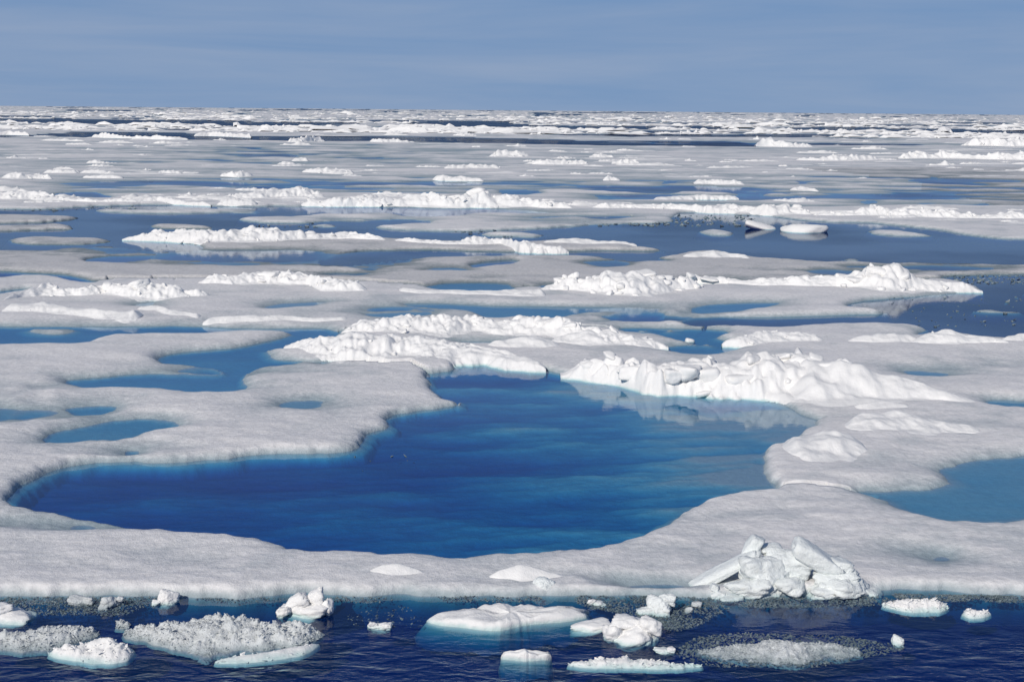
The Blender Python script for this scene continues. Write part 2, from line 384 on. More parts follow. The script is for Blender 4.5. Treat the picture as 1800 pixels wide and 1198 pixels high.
# ------------------------------------------------------------------ shorelines, traced in photo pixels
# each water area: outline, depth of its ice floor (None: open sea), how softly the ice comes down to it, freeboard at its near shore
def wp(pts, bed=None, soft=0.28, fb=0.16, ledge=1.0): return dict(p=pts, bed=bed, soft=soft, fb=fb, ledge=ledge)
WATER = [
 # foreground lead
 wp([(-800,1066),(-400,1052),(0,1047),(90,1049),(200,1045),(310,1047),(420,1051),(490,1048),(600,1047),(700,1045),(800,1047),(900,1045),(1000,1046),(1100,1045),
     (1200,1046),(1300,1050),(1440,1048),(1540,1041),(1620,1039),(1700,1040),(1800,1046),(2700,1068),(2800,1900),(-900,1900)], ledge=0.7, soft=0.12),
 # the lagoon
 wp([(15,878),(40,852),(67,832),(110,820),(160,813),(220,812),(330,811),(400,805),(470,798),(520,797),(600,796),(640,788),(648,780),(636,769),(660,760),
     (697,750),(692,741),(672,731),(720,724),(780,717),(818,708),(812,702),(770,695),(762,685),(764,675),(745,658),(757,654),(800,652),(806,647),(800,640),
     (812,636),(850,638),(880,645),(920,648),(965,652),(980,657),(1040,664),(1100,673),(1135,685),(1200,692),(1260,695),(1330,702),(1380,709),(1405,720),
     (1412,732),(1447,738),(1437,742),(1415,746),(1410,754),(1421,759),(1345,779),(1350,790),(1343,808),(1356,820),(1342,838),(1346,850),(1368,857),
     (1300,861),(1250,868),(1215,880),(1180,905),(1130,930),(1080,947),(1000,958),(900,965),(800,967),(740,966),(640,963),(560,961),(530,958),(480,946),
     (430,937),(340,928),(310,928),(250,918),(215,910),(190,905),(150,902),(80,890)], bed=2.0, soft=0.22, fb=0.2, ledge=1.0),
 # grey pond at the right edge
 wp([(1500,860),(1560,861),(1640,857),(1682,848),(1655,834),(1640,829),(1665,820),(1720,810),(1800,802),(2600,785),(2600,900),(1800,909),(1760,914),(1710,918),
     (1660,917),(1620,908),(1580,895),(1556,876)], bed=0.85, soft=0.5, fb=0.03, ledge=2.5),
 # winding channel and ponds on the left
 wp([(-700,574),(0,573),(130,574),(200,574),(300,572),(380,576),(460,578),(530,576),(575,577),(600,581),(600,588),(515,603),(540,610),(453,612),(470,622),
     (470,632),(517,633),(520,636),(450,642),(430,650),(428,663),(413,668),(440,677),(400,685),(367,687),(320,687),(300,683),(233,680),(160,677),(127,672),
     (97,668),(167,663),(227,657),(333,658),(400,658),(410,652),(393,642),(333,637),(283,637),(277,632),(283,625),(333,618),(400,612),(467,600),(517,590),
     (518,583),(450,582),(333,584),(253,586),(187,588),(167,592),(160,600),(127,604),(0,604),(-700,606)], bed=1.5, soft=0.5, fb=0.1),
 wp([(103,721),(150,715),(167,711),(215,714),(205,720),(170,727),(140,729),(110,726)], bed=1.0, soft=0.9, fb=0.04),
 wp([(65,772),(100,757),(160,747),(200,739),(250,735),(300,738),(325,743),(300,752),(265,757),(232,765),(220,772),(150,775),(70,777)], bed=1.1, soft=0.7, fb=0.06),
 wp([(485,712),(500,706),(540,703),(580,706),(570,714),(530,719),(495,718)], bed=0.5, soft=1.2, fb=0.02),
 wp([(210,792),(225,787),(245,790),(253,800),(215,802)], bed=0.6, soft=1.0, fb=0.02),
 # right, beyond the near ridge
 wp([(1715,704),(1750,702),(1800,704),(1880,706),(1880,722),(1800,718),(1760,716),(1735,711)], bed=0.7, soft=0.5, fb=0.05),
 wp([(1580,650),(1620,651),(1680,657),(1660,661),(1610,659),(1590,655)], bed=0.35, soft=1.2, fb=0.02),
 wp([(1080,577),(1130,576),(1230,577),(1290,580),(1275,587),(1253,594),(1280,600),(1310,610),(1300,614),(1260,621),(1220,623),(1180,618),(1140,613),
     (1175,607),(1230,604),(1175,596),(1165,588),(1120,586)], bed=1.3, soft=0.5, fb=0.05),
 wp([(800,600),(840,601),(875,600),(870,606),(830,607)], bed=0.4, soft=0.9, fb=0.03),
 # channel and open water on the right
 wp([(1640,485),(1720,483),(2600,480),(2600,596),(1790,589),(1745,593),(1705,588),(1690,582),(1665,578),(1640,580),(1600,588),(1637,578),(1630,572),(1600,567),
     (1540,565),(1450,567),(1390,571),(1350,574),(1300,571),(1250,569),(1200,568),(1190,566),(1215,560),(1240,557),(1380,557),(1450,554),(1540,552),(1562,549),
     (1555,545),(1520,540),(1480,536),(1510,530),(1560,525),(1620,521),(1700,516),(1727,509),(1728,503),(1690,495)], soft=0.35, fb=0.15, ledge=2.2),
 wp([(1203,543),(1230,536),(1300,532),(1380,531),(1335,540),(1290,548),(1225,551)], bed=1.0, soft=0.8, fb=0.04),
 wp([(700,534),(780,533),(850,537),(900,538),(1000,539),(1060,540),(1110,541),(1150,546),(1050,547),(1000,551),(990,560),(960,561),(930,556),(900,556),(860,560),
     (840,558),(850,550),(820,545),(760,540)], bed=0.9, soft=0.6, fb=0.05),
 wp([(635,552),(690,550),(770,548),(750,553),(700,558),(670,557)], bed=0.6, soft=1.0, fb=0.03),
 wp([(455,541),(500,533),(555,530),(590,530),(560,533),(555,537),(470,543)], bed=0.16, soft=1.0, fb=0.02),
 wp([(738,503),(785,498),(860,496),(905,499),(900,507),(885,514),(862,516),(845,514),(815,510),(780,510),(750,507)], bed=0.9, soft=0.5, fb=0.08),
 wp([(825,468),(850,460),(880,457),(918,456),(922,460),(900,466),(870,469),(835,470)], bed=2.2, soft=0.3, fb=0.04),
 wp([(143,460),(155,452),(200,450),(240,449),(278,450),(255,456),(222,461),(190,464),(150,462)], bed=2.2, soft=0.3, fb=0.04),
 wp([(-700,472),(0,477),(60,480),(110,482),(130,484),(178,496),(165,500),(120,492),(90,486),(50,485),(0,488),(-700,486)], bed=2.0, soft=0.4, fb=0.05),
 wp([(-40,514),(0,512),(30,508),(62,506),(40,512),(10,517),(-40,521)], bed=2.0, soft=0.4, fb=0.05),
 wp([(225,536),(255,531),(285,530),(265,538),(235,540)], bed=0.3, soft=1.2, fb=0.02),
 wp([(375,463),(460,461),(470,464),(400,467)], bed=0.4, soft=1.0, fb=0.02),
 # the long dark lead across the middle distance
 wp([(-700,366),(60,368),(130,366),(190,363),(240,361),(330,361),(420,365),(480,363),(540,366),(575,371),(560,379),(500,380),(440,381),(405,383),(415,388),
     (470,393),(530,394),(570,390),(640,388),(720,386),(770,389),(760,393),(700,394),(640,399),(700,405),(800,407),(880,406),(900,403),(960,401),(1040,396),
     (1090,394),(1160,393),(1190,390),(1175,382),(1195,375),(1250,374),(1310,379),(1360,381),(1400,387),(1460,391),(1540,392),(1580,397),(1640,403),(1700,413),
     (1760,420),(2600,436),(2600,474),(1800,464),(1700,462),(1600,460),(1560,462),(1500,458),(1440,459),(1380,455),(1320,452),(1275,441),(1220,441),(1180,447),
     (1150,452),(1190,458),(1120,458),(1030,450),(940,450),(860,450),(760,450),(700,453),(672,458),(620,463),(560,465),(545,460),(590,451),(605,445),(640,441),
     (720,440),(800,441),(880,442),(960,443),(1010,443),(1050,441),(1110,443),(1170,442),(1178,438),(1150,436),(1110,433),(1120,428),(1060,424),(1000,419),
     (960,422),(930,425),(905,426),(850,423),(820,423),(760,422),(690,419),(620,414),(550,410),(480,407),(440,408),(320,412),(270,415),(215,418),(195,424),
     (260,424),(320,428),(370,433),(350,438),(280,438),(210,431),(190,430),(110,432),(95,436),(60,440),(-700,436)], soft=0.5, fb=0.1, ledge=2.0),
 wp([(522,363),(560,362),(640,364),(760,366),(860,366),(900,369),(840,372),(815,378),(760,381),(720,381),(690,375),(640,374),(600,376),(560,371),(530,368)], bed=1.8, soft=0.6, fb=0.05),
 wp([(88,340),(130,338),(178,339),(200,348),(150,348),(110,345)], bed=2, soft=0.8, fb=0.05),
 wp([(862,333),(900,332),(965,337),(920,344),(880,341)], bed=2, soft=0.8, fb=0.05),
 wp([(1288,339),(1342,337),(1348,346),(1310,347)], bed=2, soft=0.8, fb=0.05),
 wp([(1030,343),(1075,341),(1100,347),(1050,349)], bed=2, soft=0.8, fb=0.05),
 wp([(1160,318),(1195,317),(1190,324),(1160,324)], bed=2, soft=0.8, fb=0.05),
 wp([(1395,317),(1420,316),(1425,322),(1395,323)], bed=2, soft=0.8, fb=0.05),
 wp([(1625,310),(1650,309),(1655,316),(1628,317)], bed=2, soft=0.8, fb=0.05),
 wp([(1700,357),(1740,356),(1745,362),(1705,363)], bed=2, soft=0.8, fb=0.05),
 wp([(1500,352),(1540,351),(1545,357),(1505,357)], bed=2, soft=0.8, fb=0.05),
 wp([(395,331),(460,327),(500,326),(600,327),(620,329),(480,331)], bed=2, soft=0.8, fb=0.05),
 # far leads
 wp([(60,238),(130,233),(240,233),(330,234),(400,238),(450,240),(560,240),(640,239),(700,240),(760,241),(840,243),(900,244),(1000,247),(1060,249),(1120,252),(1200,253),
     (1340,256),(1340,259),(1200,257),(1100,256),(1000,255),(920,253),(800,251),(700,249),(600,248),(500,248),(430,247),(330,246),(250,244),(180,243)], soft=2, fb=0.0, ledge=3),
 wp([(-80,232),(0,234),(50,236),(55,240),(0,241),(-80,240)], soft=2, fb=0.0, ledge=3),
 wp([(-80,208),(0,209),(110,209),(220,211),(380,213),(540,215),(660,216),(560,220),(480,222),(380,220),(320,218),(200,219),(100,217),(-80,216)], soft=2, fb=0.0, ledge=3),
 wp([(700,217),(800,213),(870,214),(930,220),(1000,222),(1120,223),(1230,222),(1300,226),(1200,227),(1000,226),(900,225),(800,223),(740,221)], soft=2, fb=0.0, ledge=3),
 wp([(1340,226),(1450,224),(1600,226),(1720,229),(1900,230),(1900,235),(1720,234),(1600,232),(1480,231),(1380,229)], soft=2, fb=0.0, ledge=3),
]
# narrow cracks between floes
CRACKS = [
 [(-700,905),(-90,890),(-40,886),(0,880),(60,872)],
 [(1330,855),(1365,856),(1400,857),(1450,858),(1540,862)],
 [(490,634),(560,635),(640,635),(720,638),(740,650),(775,662)],
 [(570,584),(640,577),(700,573),(840,571),(940,572),(1000,574),(1130,580)],
 [(1225,584),(1235,577),(1245,570),(1250,562)],
 [(150,492),(240,491),(340,490),(450,491),(540,493),(640,496),(775,504)],
 [(885,504),(945,502),(1000,501),(1100,500),(1200,499),(1300,497),(1400,495),(1500,494),(1600,490),(1690,490)],
 [(-700,322),(20,335),(120,342),(200,345),(270,338),(340,333),(430,329),(590,329),(700,333),(780,334),(890,337),(960,339),(1000,342),(1040,345),(1100,347),(1180,344),(1290,341),(1345,342),(1420,349),(1505,354),(1545,355),(1620,358),(1705,360),(1745,360),(2600,370)],
 [(-700,275),(100,279),(300,283),(560,285),(700,286),(820,288),(1000,290),(1230,292),(1400,294),(1560,294),(1700,293),(2600,293)],
 [(800,286),(900,300),(1000,308),(1175,321),(1240,331),(1290,342)], [(500,331),(560,312),(590,300),(600,281)], [(1760,363),(1680,325),(1630,314),(1500,305),(1420,299),(1380,291)],
]
ISLANDS = [
 [(45,575),(140,574),(139,583),(110,587),(60,586),(47,580)],
 [(150,369),(180,367),(240,369),(330,366),(400,368),(460,366),(462,376),(400,375),(300,376),(200,374),(165,373)],
 [(-40,377),(60,378),(130,381),(143,384),(125,388),(60,392),(-40,393)],
 [(-40,398),(50,396),(95,392),(120,396),(136,398),(125,404),(60,405),(-40,407)],
 [(5,420),(50,416),(110,415),(180,418),(200,422),(190,427),(130,430),(40,430),(20,425)],
 [(250,395),(290,392),(340,393),(385,398),(380,403),(330,404),(270,402)],
 [(540,396),(570,392),(600,397),(590,400),(550,400)],
 [(650,398),(690,394),(750,397),(830,400),(882,403),(870,407),(780,405),(700,403)],
 [(830,411),(880,408),(930,410),(970,415),(930,418),(850,416)],
 [(1218,404),(1230,402),(1280,405),(1288,411),(1284,416),(1222,412)],
 [(1505,405),(1530,404),(1580,406),(1640,412),(1655,416),(1600,416),(1550,414)],
 [(1468,455),(1490,453),(1530,456),(1528,459),(1480,459)],
 [(1703,543),(1720,541),(1800,547),(1880,551),(1880,555),(1800,551),(1706,547)],
 [(1632,560),(1655,559),(1672,563),(1640,563)],
 [(1790,510),(1830,509),(1840,518),(1795,516)],
 [(1110,580),(1135,578),(1150,581),(1120,583)],
 [(1165,579),(1185,577),(1198,580),(1172,582)],
 [(1215,600),(1250,603),(1252,606),(1210,606)],
]
# soaked, thawing patches: centre, half sizes (pixels), how far the surface sinks
SOAKED = [
 (60,735,110,32,.075),(40,700,90,30,.06),(380,650,120,14,.10),(330,448,160,18,.16),(480,448,110,14,.18),(120,440,130,14,.10),(650,456,90,14,.16),
 (590,478,120,10,.20),(780,474,60,6,.16),(1060,462,60,9,.22),(1150,552,110,14,.22),(1080,562,90,10,.12),(1270,495,80,9,.14),(1450,478,160,9,.16),
 (700,545,90,8,.16),(860,370,90,10,.12),(1010,384,130,10,.20),(640,384,110,8,.22),(500,372,80,8,.2),(1560,335,330,28,.10),(1300,345,200,20,.09),
 (1100,335,160,14,.13),(700,325,300,14,.13),(250,325,220,12,.12),(520,270,330,18,.07),(1080,1030,260,14,.08),(1690,985,140,26,.055),(120,925,160,14,.06),
 (1760,640,90,12,.08),(1440,500,60,6,.1),(1700,470,140,8,.12),(1620,472,120,6,.15),(240,575,200,10,.08),(640,640,120,10,.04),(1250,340,150,10,.09),
 (1620,520,60,8,.1),(260,430,110,10,.08),(980,505,60,6,.1),(880,490,120,8,.08),(1680,655,80,10,.10),(1660,318,140,22,.07),(560,640,120,16,.05),(300,565,240,8,.05)]

def densify(pts, step=11.0):
    out = []
    for a, b in zip(pts, pts[1:] + pts[:1]):
        n = max(1, int(math.hypot(b[0] - a[0], b[1] - a[1]) / step))
        for k in range(n):
            out.append((a[0] + (b[0] - a[0]) * k / n, a[1] + (b[1] - a[1]) * k / n))
    return out

def outline(pts, fb, island=False):
    """photo outline to ground outline; an edge that faces away shows its top rim, one that faces the lens its waterline"""
    p = np.array(densify(pts))
    for _ in range(2): p = 0.25 * np.roll(p, 1, 0) + 0.5 * p + 0.25 * np.roll(p, -1, 0)
    area = np.sum(p[:, 0] * np.roll(p[:, 1], -1) - np.roll(p[:, 0], -1) * p[:, 1])
    t = np.roll(p, -1, 0) - np.roll(p, 1, 0)
    t /= np.linalg.norm(t, axis=1)[:, None] + 1e-9
    ny = -t[:, 0] * np.sign(area)               # outward normal, y down
    if island: ny = -ny
    far = np.clip(ny * 1.3, 0, 1)               # water: its near shore is the far rim of the nearer ice
    hor = 187.0 + 16.0 * p[:, 0] / 1800.0 + 2.5
    p[:, 1] = np.maximum(p[:, 1], hor)
    z = fb * far
    return np.array([ground(a, b, c) for (a, b), c in zip(p, z)])

def sdf(P, poly):
    """signed distance of points to a closed outline, negative inside"""
    d2 = np.full(len(P), 1e18); ins = np.zeros(len(P), bool)
    x, y = P[:, 0], P[:, 1]
    B = np.roll(poly, -1, 0)
    for (ax, ay), (bx, by) in zip(poly, B):
        ex, ey = bx - ax, by - ay
        l2 = ex * ex + ey * ey + 1e-12
        t = np.clip(((x - ax) * ex + (y - ay) * ey) / l2, 0, 1)
        d2 = np.minimum(d2, (x - ax - t * ex) ** 2 + (y - ay - t * ey) ** 2)
        c = ((ay > y) != (by > y))
        if c.any():
            xi = ax + (y - ay) / (by - ay + (1e-12 if by == ay else 0)) * ex
            ins ^= c & (x < xi)
    d = np.sqrt(d2)
    return np.where(ins, -d, d)

# ------------------------------------------------------------------ the ice as one height field, later cut into its floes
NC, NR = 1400, 800
az = np.radians(np.linspace(-29.0, 29.0, NC))
q = np.concatenate([np.linspace(CAM_Z / 19.0, CAM_Z / 4500.0, NR - 8), CAM_Z / np.array([5200, 6200, 7600, 9500, 12500, 17000, 25000, 38000.])])
D = CAM_Z / q
AZ, DD = np.meshgrid(az, D)
X = (np.tan(AZ) * DD).ravel(); Y = DD.ravel().copy(); DD = DD.ravel()
n_pts = X.size
P0 = np.stack([X, Y], 1)
# ragged shores
wn1 = sstep(90, 40, Y); wn2 = sstep(60, 120, Y); wn3 = sstep(200, 420, Y)
wx = 0.11 * fbm(X, Y, 0.6, 2, 11) * wn1 + 0.28 * fbm(X, Y, 2.6, 3, 12) * (1 - wn3) + wn2 * 1.1 * fbm(X, Y, 7.0, 4, 13) + wn3 * 9 * fbm(X, Y, 45.0, 4, 14)
wy = 0.17 * fbm(X, Y, 0.65, 2, 21) * wn1 + 0.34 * fbm(X, Y, 2.8, 3, 22) * (1 - wn3) + wn2 * 1.6 * fbm(X, Y, 7.5, 4, 23) + wn3 * 12 * fbm(X, Y, 50.0, 4, 24)
P = P0 + np.stack([wx, wy], 1)

best = np.full(n_pts, 60.0)             # distance to the nearest water, negative on water
bed = np.full(n_pts, np.nan); fac = np.ones(n_pts); ledge = np.full(n_pts, 1.0)
for w in WATER:
    poly = outline(w['p'], w['fb'])
    lo = poly.min(0); hi = poly.max(0)
    mrg = 6.0 + 0.04 * lo[1]
    s = np.where((P[:, 0] > lo[0] - mrg) & (P[:, 0] < hi[0] + mrg) & (P[:, 1] > lo[1] - mrg) & (P[:, 1] < hi[1] + mrg))[0]
    d = sdf(P[s], poly)
    fac[s] = np.minimum(fac[s], 1 - np.exp(-np.maximum(d, 0) / (0.75 * w['soft'])))
    m = d < best[s]
    t = s[m]
    best[t] = d[m]
    bed[t] = np.nan if w['bed'] is None else w['bed']
    ledge[t] = w['ledge']
for isl in ISLANDS:
    poly = outline(isl, 0.1, True)
    lo = poly.min(0) - 5; hi = poly.max(0) + 5
    s = np.where((P[:, 0] > lo[0]) & (P[:, 0] < hi[0]) & (P[:, 1] > lo[1]) & (P[:, 1] < hi[1]))[0]
    d = -sdf(P[s], poly)
    m = d > best[s]
    best[s[m]] = d[m]; fac[s[m]] = 1 - np.exp(-np.maximum(d[m], 0) / 0.5); ledge[s[m]] = 1.6

# freeboard and gentle relief of the level ice
cell = np.maximum(DD * DD * (q[0] - q[NR - 9]) / (NR - 9) / CAM_Z, 0.02)      # how far apart the rows lie
def fade(scale): return np.clip(scale / (2.5 * cell) - 0.4, 0, 1)
fbd = 0.24 + 0.10 * fbm(X, Y, 9.0, 3, 31) + 0.05 * fbm(X, Y, 3.0, 2, 32) * fade(3)
relief = 0.075 * fbm(X * 0.7, Y, 2.2, 3, 41) * fade(1.7) + 0.030 * fbm(X * 0.6, Y, 0.6, 2, 42) * fade(.5)
sink = 0.085 * sstep(140, 220, Y)
for (cx, cy, rx, ry, st) in SOAKED:
    c = ground(cx, cy); ex = np.linalg.norm(ground(cx + rx, cy) - c); ey = 0.5 * abs(ground(cx, max(cy - ry, 197 + 16 * cx / 1800))[1] - ground(cx, cy + ry)[1])
    r2 = ((X - c[0]) / ex) ** 2 + ((Y - c[1]) / ey) ** 2
    sink += 2.4 * st * np.exp(-r2 * 1.2)
lake = fbm(X, Y, 5.0, 4, 51, 0.55) * (1 - wn2) + wn2 * 1.25 * fbm(X * 0.16, Y * 0.75, 5.0, 4, 52, 0.66)
sink = sink * (0.75 + 2.2 * lake)
far_open = sstep(330, 620, Y) * sstep(0.10, 0.34, fbm(X * 0.45, Y, 90.0, 5, 61, 0.55) - 0.05)
ice = (fbd - np.maximum(sink, -0.04)) * fac + relief * sstep(0.0, 0.5, best) - 0.8 * far_open
ice = np.maximum(ice, -0.5)
# below the water: a ledge, then either an ice floor or the open sea
lw = 0.30 * ledge * np.exp(0.5 * fbm(X, Y, 5.0, 1, 71))
dw = np.maximum(-best, 0)
floor_ = -0.03 - 0.30 * dw / lw - 0.7 * np.maximum(dw / lw - 0.8, 0) ** 1.2
sx, sy = ground(700, 850)
deepness = np.clip(1.2 - 0.085 * (X - sx) + 0.02 * (sy - Y) + 0.6 * fbm(X * 0.6, Y, 7.0, 2, 83), 0.25, 1.6)
wisp = fbm(X * 0.35 + 0.30 * Y, Y * 1.0 - 0.2 * X, 2.6, 5, 81, 0.6)
bedz = -np.where(bed == 2.0, 0.26 * deepness, 0.17) * bed + np.where(bed == 2.0, 0.62, 0.10) * wisp * np.where(np.isnan(bed), 0, 1)
bedz = np.minimum(bedz, -0.04)
k = 0.12
hsm = np.clip(0.5 + 0.5 * (floor_ - bedz) / k, 0, 1)
smax = bedz * (1 - hsm) + floor_ * hsm + k * hsm * (1 - hsm)
under = np.where(np.isnan(bed), -0.02 - (0.5 + 1.6 / lw * 0.3) * dw, 0.45 * smax)
Z = np.where(best > 0, ice, under)
Z = np.maximum(Z, -0.7)
def grid_rc(x, y):
    return np.interp(CAM_Z / np.asarray(y), q[::-1], np.arange(NR)[::-1]), (np.degrees(np.arctan2(x, y)) + 29.0) / 58.0 * (NC - 1)
Zc = Z.reshape(NR, NC)
crk = np.full((NR, NC), 9.0); seam = np.full((NR, NC), 9.0)
for ci, pts in enumerate(CRACKS):
    pp = np.array(pts, float)
    ts = np.linspace(0, len(pp) - 1, 700 * len(pp))
    lx = np.interp(ts, np.arange(len(pp)), pp[:, 0]); ly = np.interp(ts, np.arange(len(pp)), pp[:, 1])
    g_ = ground(lx, ly, 0.1)
    g_[:, 1] += (0.01 * g_[:, 1]) * fbm(g_[:, 0], g_[:, 1], 3.0 + 0.02 * g_[0, 1], 3, 97)
    rr, cc = grid_rc(g_[:, 0], g_[:, 1])
    for dr in (-2, -1, 0, 1, 2):
        for dc in (-2, -1, 0, 1, 2):
            r_ = np.round(rr).astype(int) + dr; c_ = np.round(cc).astype(int) + dc
            ok = (r_ >= 0) & (r_ < NR) & (c_ >= 0) & (c_ < NC)
            np.minimum.at(crk if ci < 7 else seam, (r_[ok], c_[ok]), np.hypot((r_ - rr)[ok], (c_ - cc)[ok]))
Zc[crk < 1.15] = np.minimum(Zc[crk < 1.15], -0.12)

G = lambda a: a.reshape(NR, NC)
Zg = G(Z)
above = (Zg > 0.012) & (seam > 1.15)
# ------------------------------------------------------------------ connected pieces of ice
lab = np.zeros((NR, NC), np.int64)
par = [0]
def find(a):
    while par[a] != a:
        par[a] = par[par[a]]; a = par[a]
    return a
prev = []
for r in range(NR):
    row = above[r].astype(np.int8)
    e = np.diff(np.concatenate([[0], row, [0]]))
    runs = []
    j = 0
    for a, b in zip(np.where(e == 1)[0], np.where(e == -1)[0]):
        hits = [pr[2] for pr in prev if pr[0] < b and pr[1] > a]
        if hits:
            k0 = find(hits[0])
            for h_ in hits[1:]:
                k1 = find(h_)
                if k1 != k0: par[k1] = k0
        else:
            par.append(len(par)); k0 = len(par) - 1
        runs.append((a, b, k0)); lab[r, a:b] = k0
    prev = runs
root = np.array([find(i) for i in range(len(par))])
lab = root[lab]
ids, cnt = np.unique(lab, return_counts=True)
FAR_Y = 600.0
size = dict(zip(ids.tolist(), cnt.tolist()))
mind = {}
flat = lab.ravel()
order = np.argsort(flat, kind='stable')
sf = flat[order]
bnd = np.searchsorted(sf, ids)
for i_, k_ in enumerate(ids):
    seg = order[bnd[i_]:(bnd[i_ + 1] if i_ + 1 < len(ids) else None)]
    mind[int(k_)] = float(np.median(Y[seg]))
SEEDS = [
 (1080,372,'broad floe on the far side of the long lead with the boulder-topped ridge'),
 (600,1000,'long near floe across the foreground, its front edge facing the dark open water'),
 (560,660,'large floe on the left with winding blue channels and small melt ponds'),
 (1550,780,'ridged floe behind and right of the blue lagoon, bearing the tallest near ridge'),
 (95,580,'small flat islet in the blue channel at the left edge'),
 (480,520,'wide floe with white rubble ridges across the middle, ending in a pointed right tip'),
 (1770,548,'thin dark-edged strip of ice afloat in the blue water at the right edge'),
 (1814,514,'tiny ice scrap at the right edge, beside the pointed tip of the ridged floe'),
 (760,462,'grey soaked floe with dark-rimmed ponds, on the near side of the long dark lead', 'old'),
 (1495,456,'small slip of grey ice alone at the right, near side of the long dark lead'),
 (640,430,'low floe with a jagged white ridge lying within the long lead, left of centre', 'old'),
 (103,421,'nearest of the three flat grey slabs at the left edge of the long lead', 'old'),
 (48,399,'middle one of the three flat grey slabs at the left edge of the long lead', 'old'),
 (37,384,'farthest of the three flat grey slabs at the left edge of the long lead', 'old'),
 (901,412,'small low grey floe in the narrow middle of the long lead, right of centre ridge'),
 (1259,408,'small flat grey slab left of the two white blocks in the long lead'),
 (1579,410,'thin low floe in the long lead, right of the two white blocks'),
 (318,397,'low grey floe close behind the left half of the jagged ridge in the lead', 'old'),
 (570,397,'tiny grey floe close behind the right half of the jagged ridge in the lead'),
 (564,383,'thin grey floe below the far ridge topped by a large boulder', 'old'),
 (326,370,'long thin strip of ice across the far side of the long lead at left'),
 (200,310,'far left floe scattered with many low white hummocks'),
 (700,312,'far floe at centre, flat and pale, behind the boulder-topped ridge'),
 (1250,305,'far floe right of centre with a white tipped slab and scattered hummocks'),
 (1790,320,'far right floe streaked with many thin dark pools', 'old'),
 (900,265,'farthest flat floe, a wide pale band below the distant dark blue leads'),
]
def raw_piece(px, py):
    g = ground(px, py, 0.1)
    rr, cc = grid_rc(g[0], g[1])
    r0, c0 = int(round(float(rr))), int(round(float(cc)))
    for rad in range(0, 9):
        blk = lab[max(r0 - rad // 3, 0):r0 + rad // 3 + 1, max(c0 - rad, 0):c0 + rad + 1]
        v = blk[blk > 0]
        if v.size: return int(v[0])
    return 0
named = {}
for sd in SEEDS:
    k_ = raw_piece(sd[0], sd[1])
    if k_ and k_ not in named: named[k_] = sd
small = [k_ for k_ in size if k_ and k_ not in named and mind[k_] < FAR_Y]
lab[np.isin(lab, small)] = 0
# the far pack, beyond counting, is one piece of stuff
farids = [k_ for k_ in size if k_ and mind[k_] > FAR_Y]
lab[np.isin(lab, farids)] = -1
lab[(G(Y) > FAR_Y) & (lab > 0)] = -1
# the submerged skirt of every floe goes with it
lab = lab.astype(np.int32)
deepest = np.where(np.isnan(bed), -0.60, -0.55)
sub = Zg > G(deepest)
for _ in range(260):
    todo = (lab == 0) & sub
    if not todo.any(): break
    nb = lab.copy(); ch = False
    for sh, ax in ((1, 0), (-1, 0), (1, 1), (-1, 1)):
        rl = np.roll(lab, sh, ax)
        if ax == 0: rl[0 if sh == 1 else -1, :] = 0
        else: rl[:, 0 if sh == 1 else -1] = 0
        mk = todo & (nb == 0) & (rl != 0)
        if mk.any(): nb[mk] = rl[mk]; ch = True
    lab = nb
    if not ch: break

def piece_at(px, py):
    """the floe under a photo pixel"""
    g = ground(px, py, 0.1)
    return piece_xy(g[0], g[1])
def piece_xy(x, y):
    c = int(round((math.degrees(math.atan2(x, y)) + 29.0) / 58.0 * (NC - 1)))
    r = int(np.argmin(np.abs(D - y)))
    if not (0 <= c < NC): return 0
    for rr, cc in ((r, c), (r - 1, c), (r + 1, c), (r - 2, c), (r + 2, c), (r, c - 2), (r, c + 2), (r - 4, c), (r + 4, c), (r - 7, c), (r + 7, c)):
        if 0 <= rr < NR and 0 <= cc < NC and lab[rr, cc] != 0: return int(lab[rr, cc])
    return 0
def surface_z(x, y):
    c = int(np.clip(round((math.degrees(math.atan2(x, y)) + 29.0) / 58.0 * (NC - 1)), 0, NC - 1))
    return float(Zg[int(np.argmin(np.abs(D - y))), c])

# ------------------------------------------------------------------ floes
V3 = np.stack([X, Y, Z], 1)
idx = np.arange(n_pts).reshape(NR, NC)
Qa = np.stack([idx[:-1, :-1], idx[:-1, 1:], idx[1:, 1:], idx[1:, :-1]], -1).reshape(-1, 4)
ql = lab.ravel()[Qa]
keep = (Z > deepest)[Qa].any(1)
qlab = ql.max(1)
qlab[(ql.min(1) < 0) & (qlab == 0)] = -1
keep &= qlab != 0
Qa = Qa[keep]; qlab = qlab[keep]
FLOES = {}
o_idx = np.argsort(qlab, kind='stable')
qs = qlab[o_idx]
for k_ in np.unique(qlab):
    a, b = np.searchsorted(qs, k_), np.searchsorted(qs, k_, 'right')
    Qk = Qa[o_idx[a:b]]
    u, inv = np.unique(Qk, return_inverse=True)
    nm = 'distant_pack_ice' if k_ == -1 else 'ice_floe'
    me = new_mesh(nm, V3[u], inv.reshape(-1, 4), M_OLD if len(named.get(int(k_), ())) > 3 else M_SNOW, pond=(~np.isnan(bed[u])).astype(np.float32))
    if k_ == -1:
        FLOES[-1] = link(nm, me, label='distant pack ice in white strips reaching the horizon', cat='pack ice', kind='stuff')
    else:
        FLOES[int(k_)] = link(nm, me, label=named[int(k_)][2], cat='ice floe', group='drifting ice floes')

# ------------------------------------------------------------------ pressure ridges
rng = random.Random(7)
def ridge_points(spec, ratio):
    """(photo x, top y, foot y) along a ridge to crest places and heights"""
    C = []
    for (px, top, foot) in spec:
        g = ground(px, foot, 0.12)
        y = g[1]
        a = F / y; b = F * CAM_Z / y ** 2
        h = max(foot - top, 1.5) / (a + ratio * b)
        C.append((g[0], y + ratio * h, h * (1.0 if y < 90 else 0.86 if y < 250 else 0.8)))
    return np.array(C)

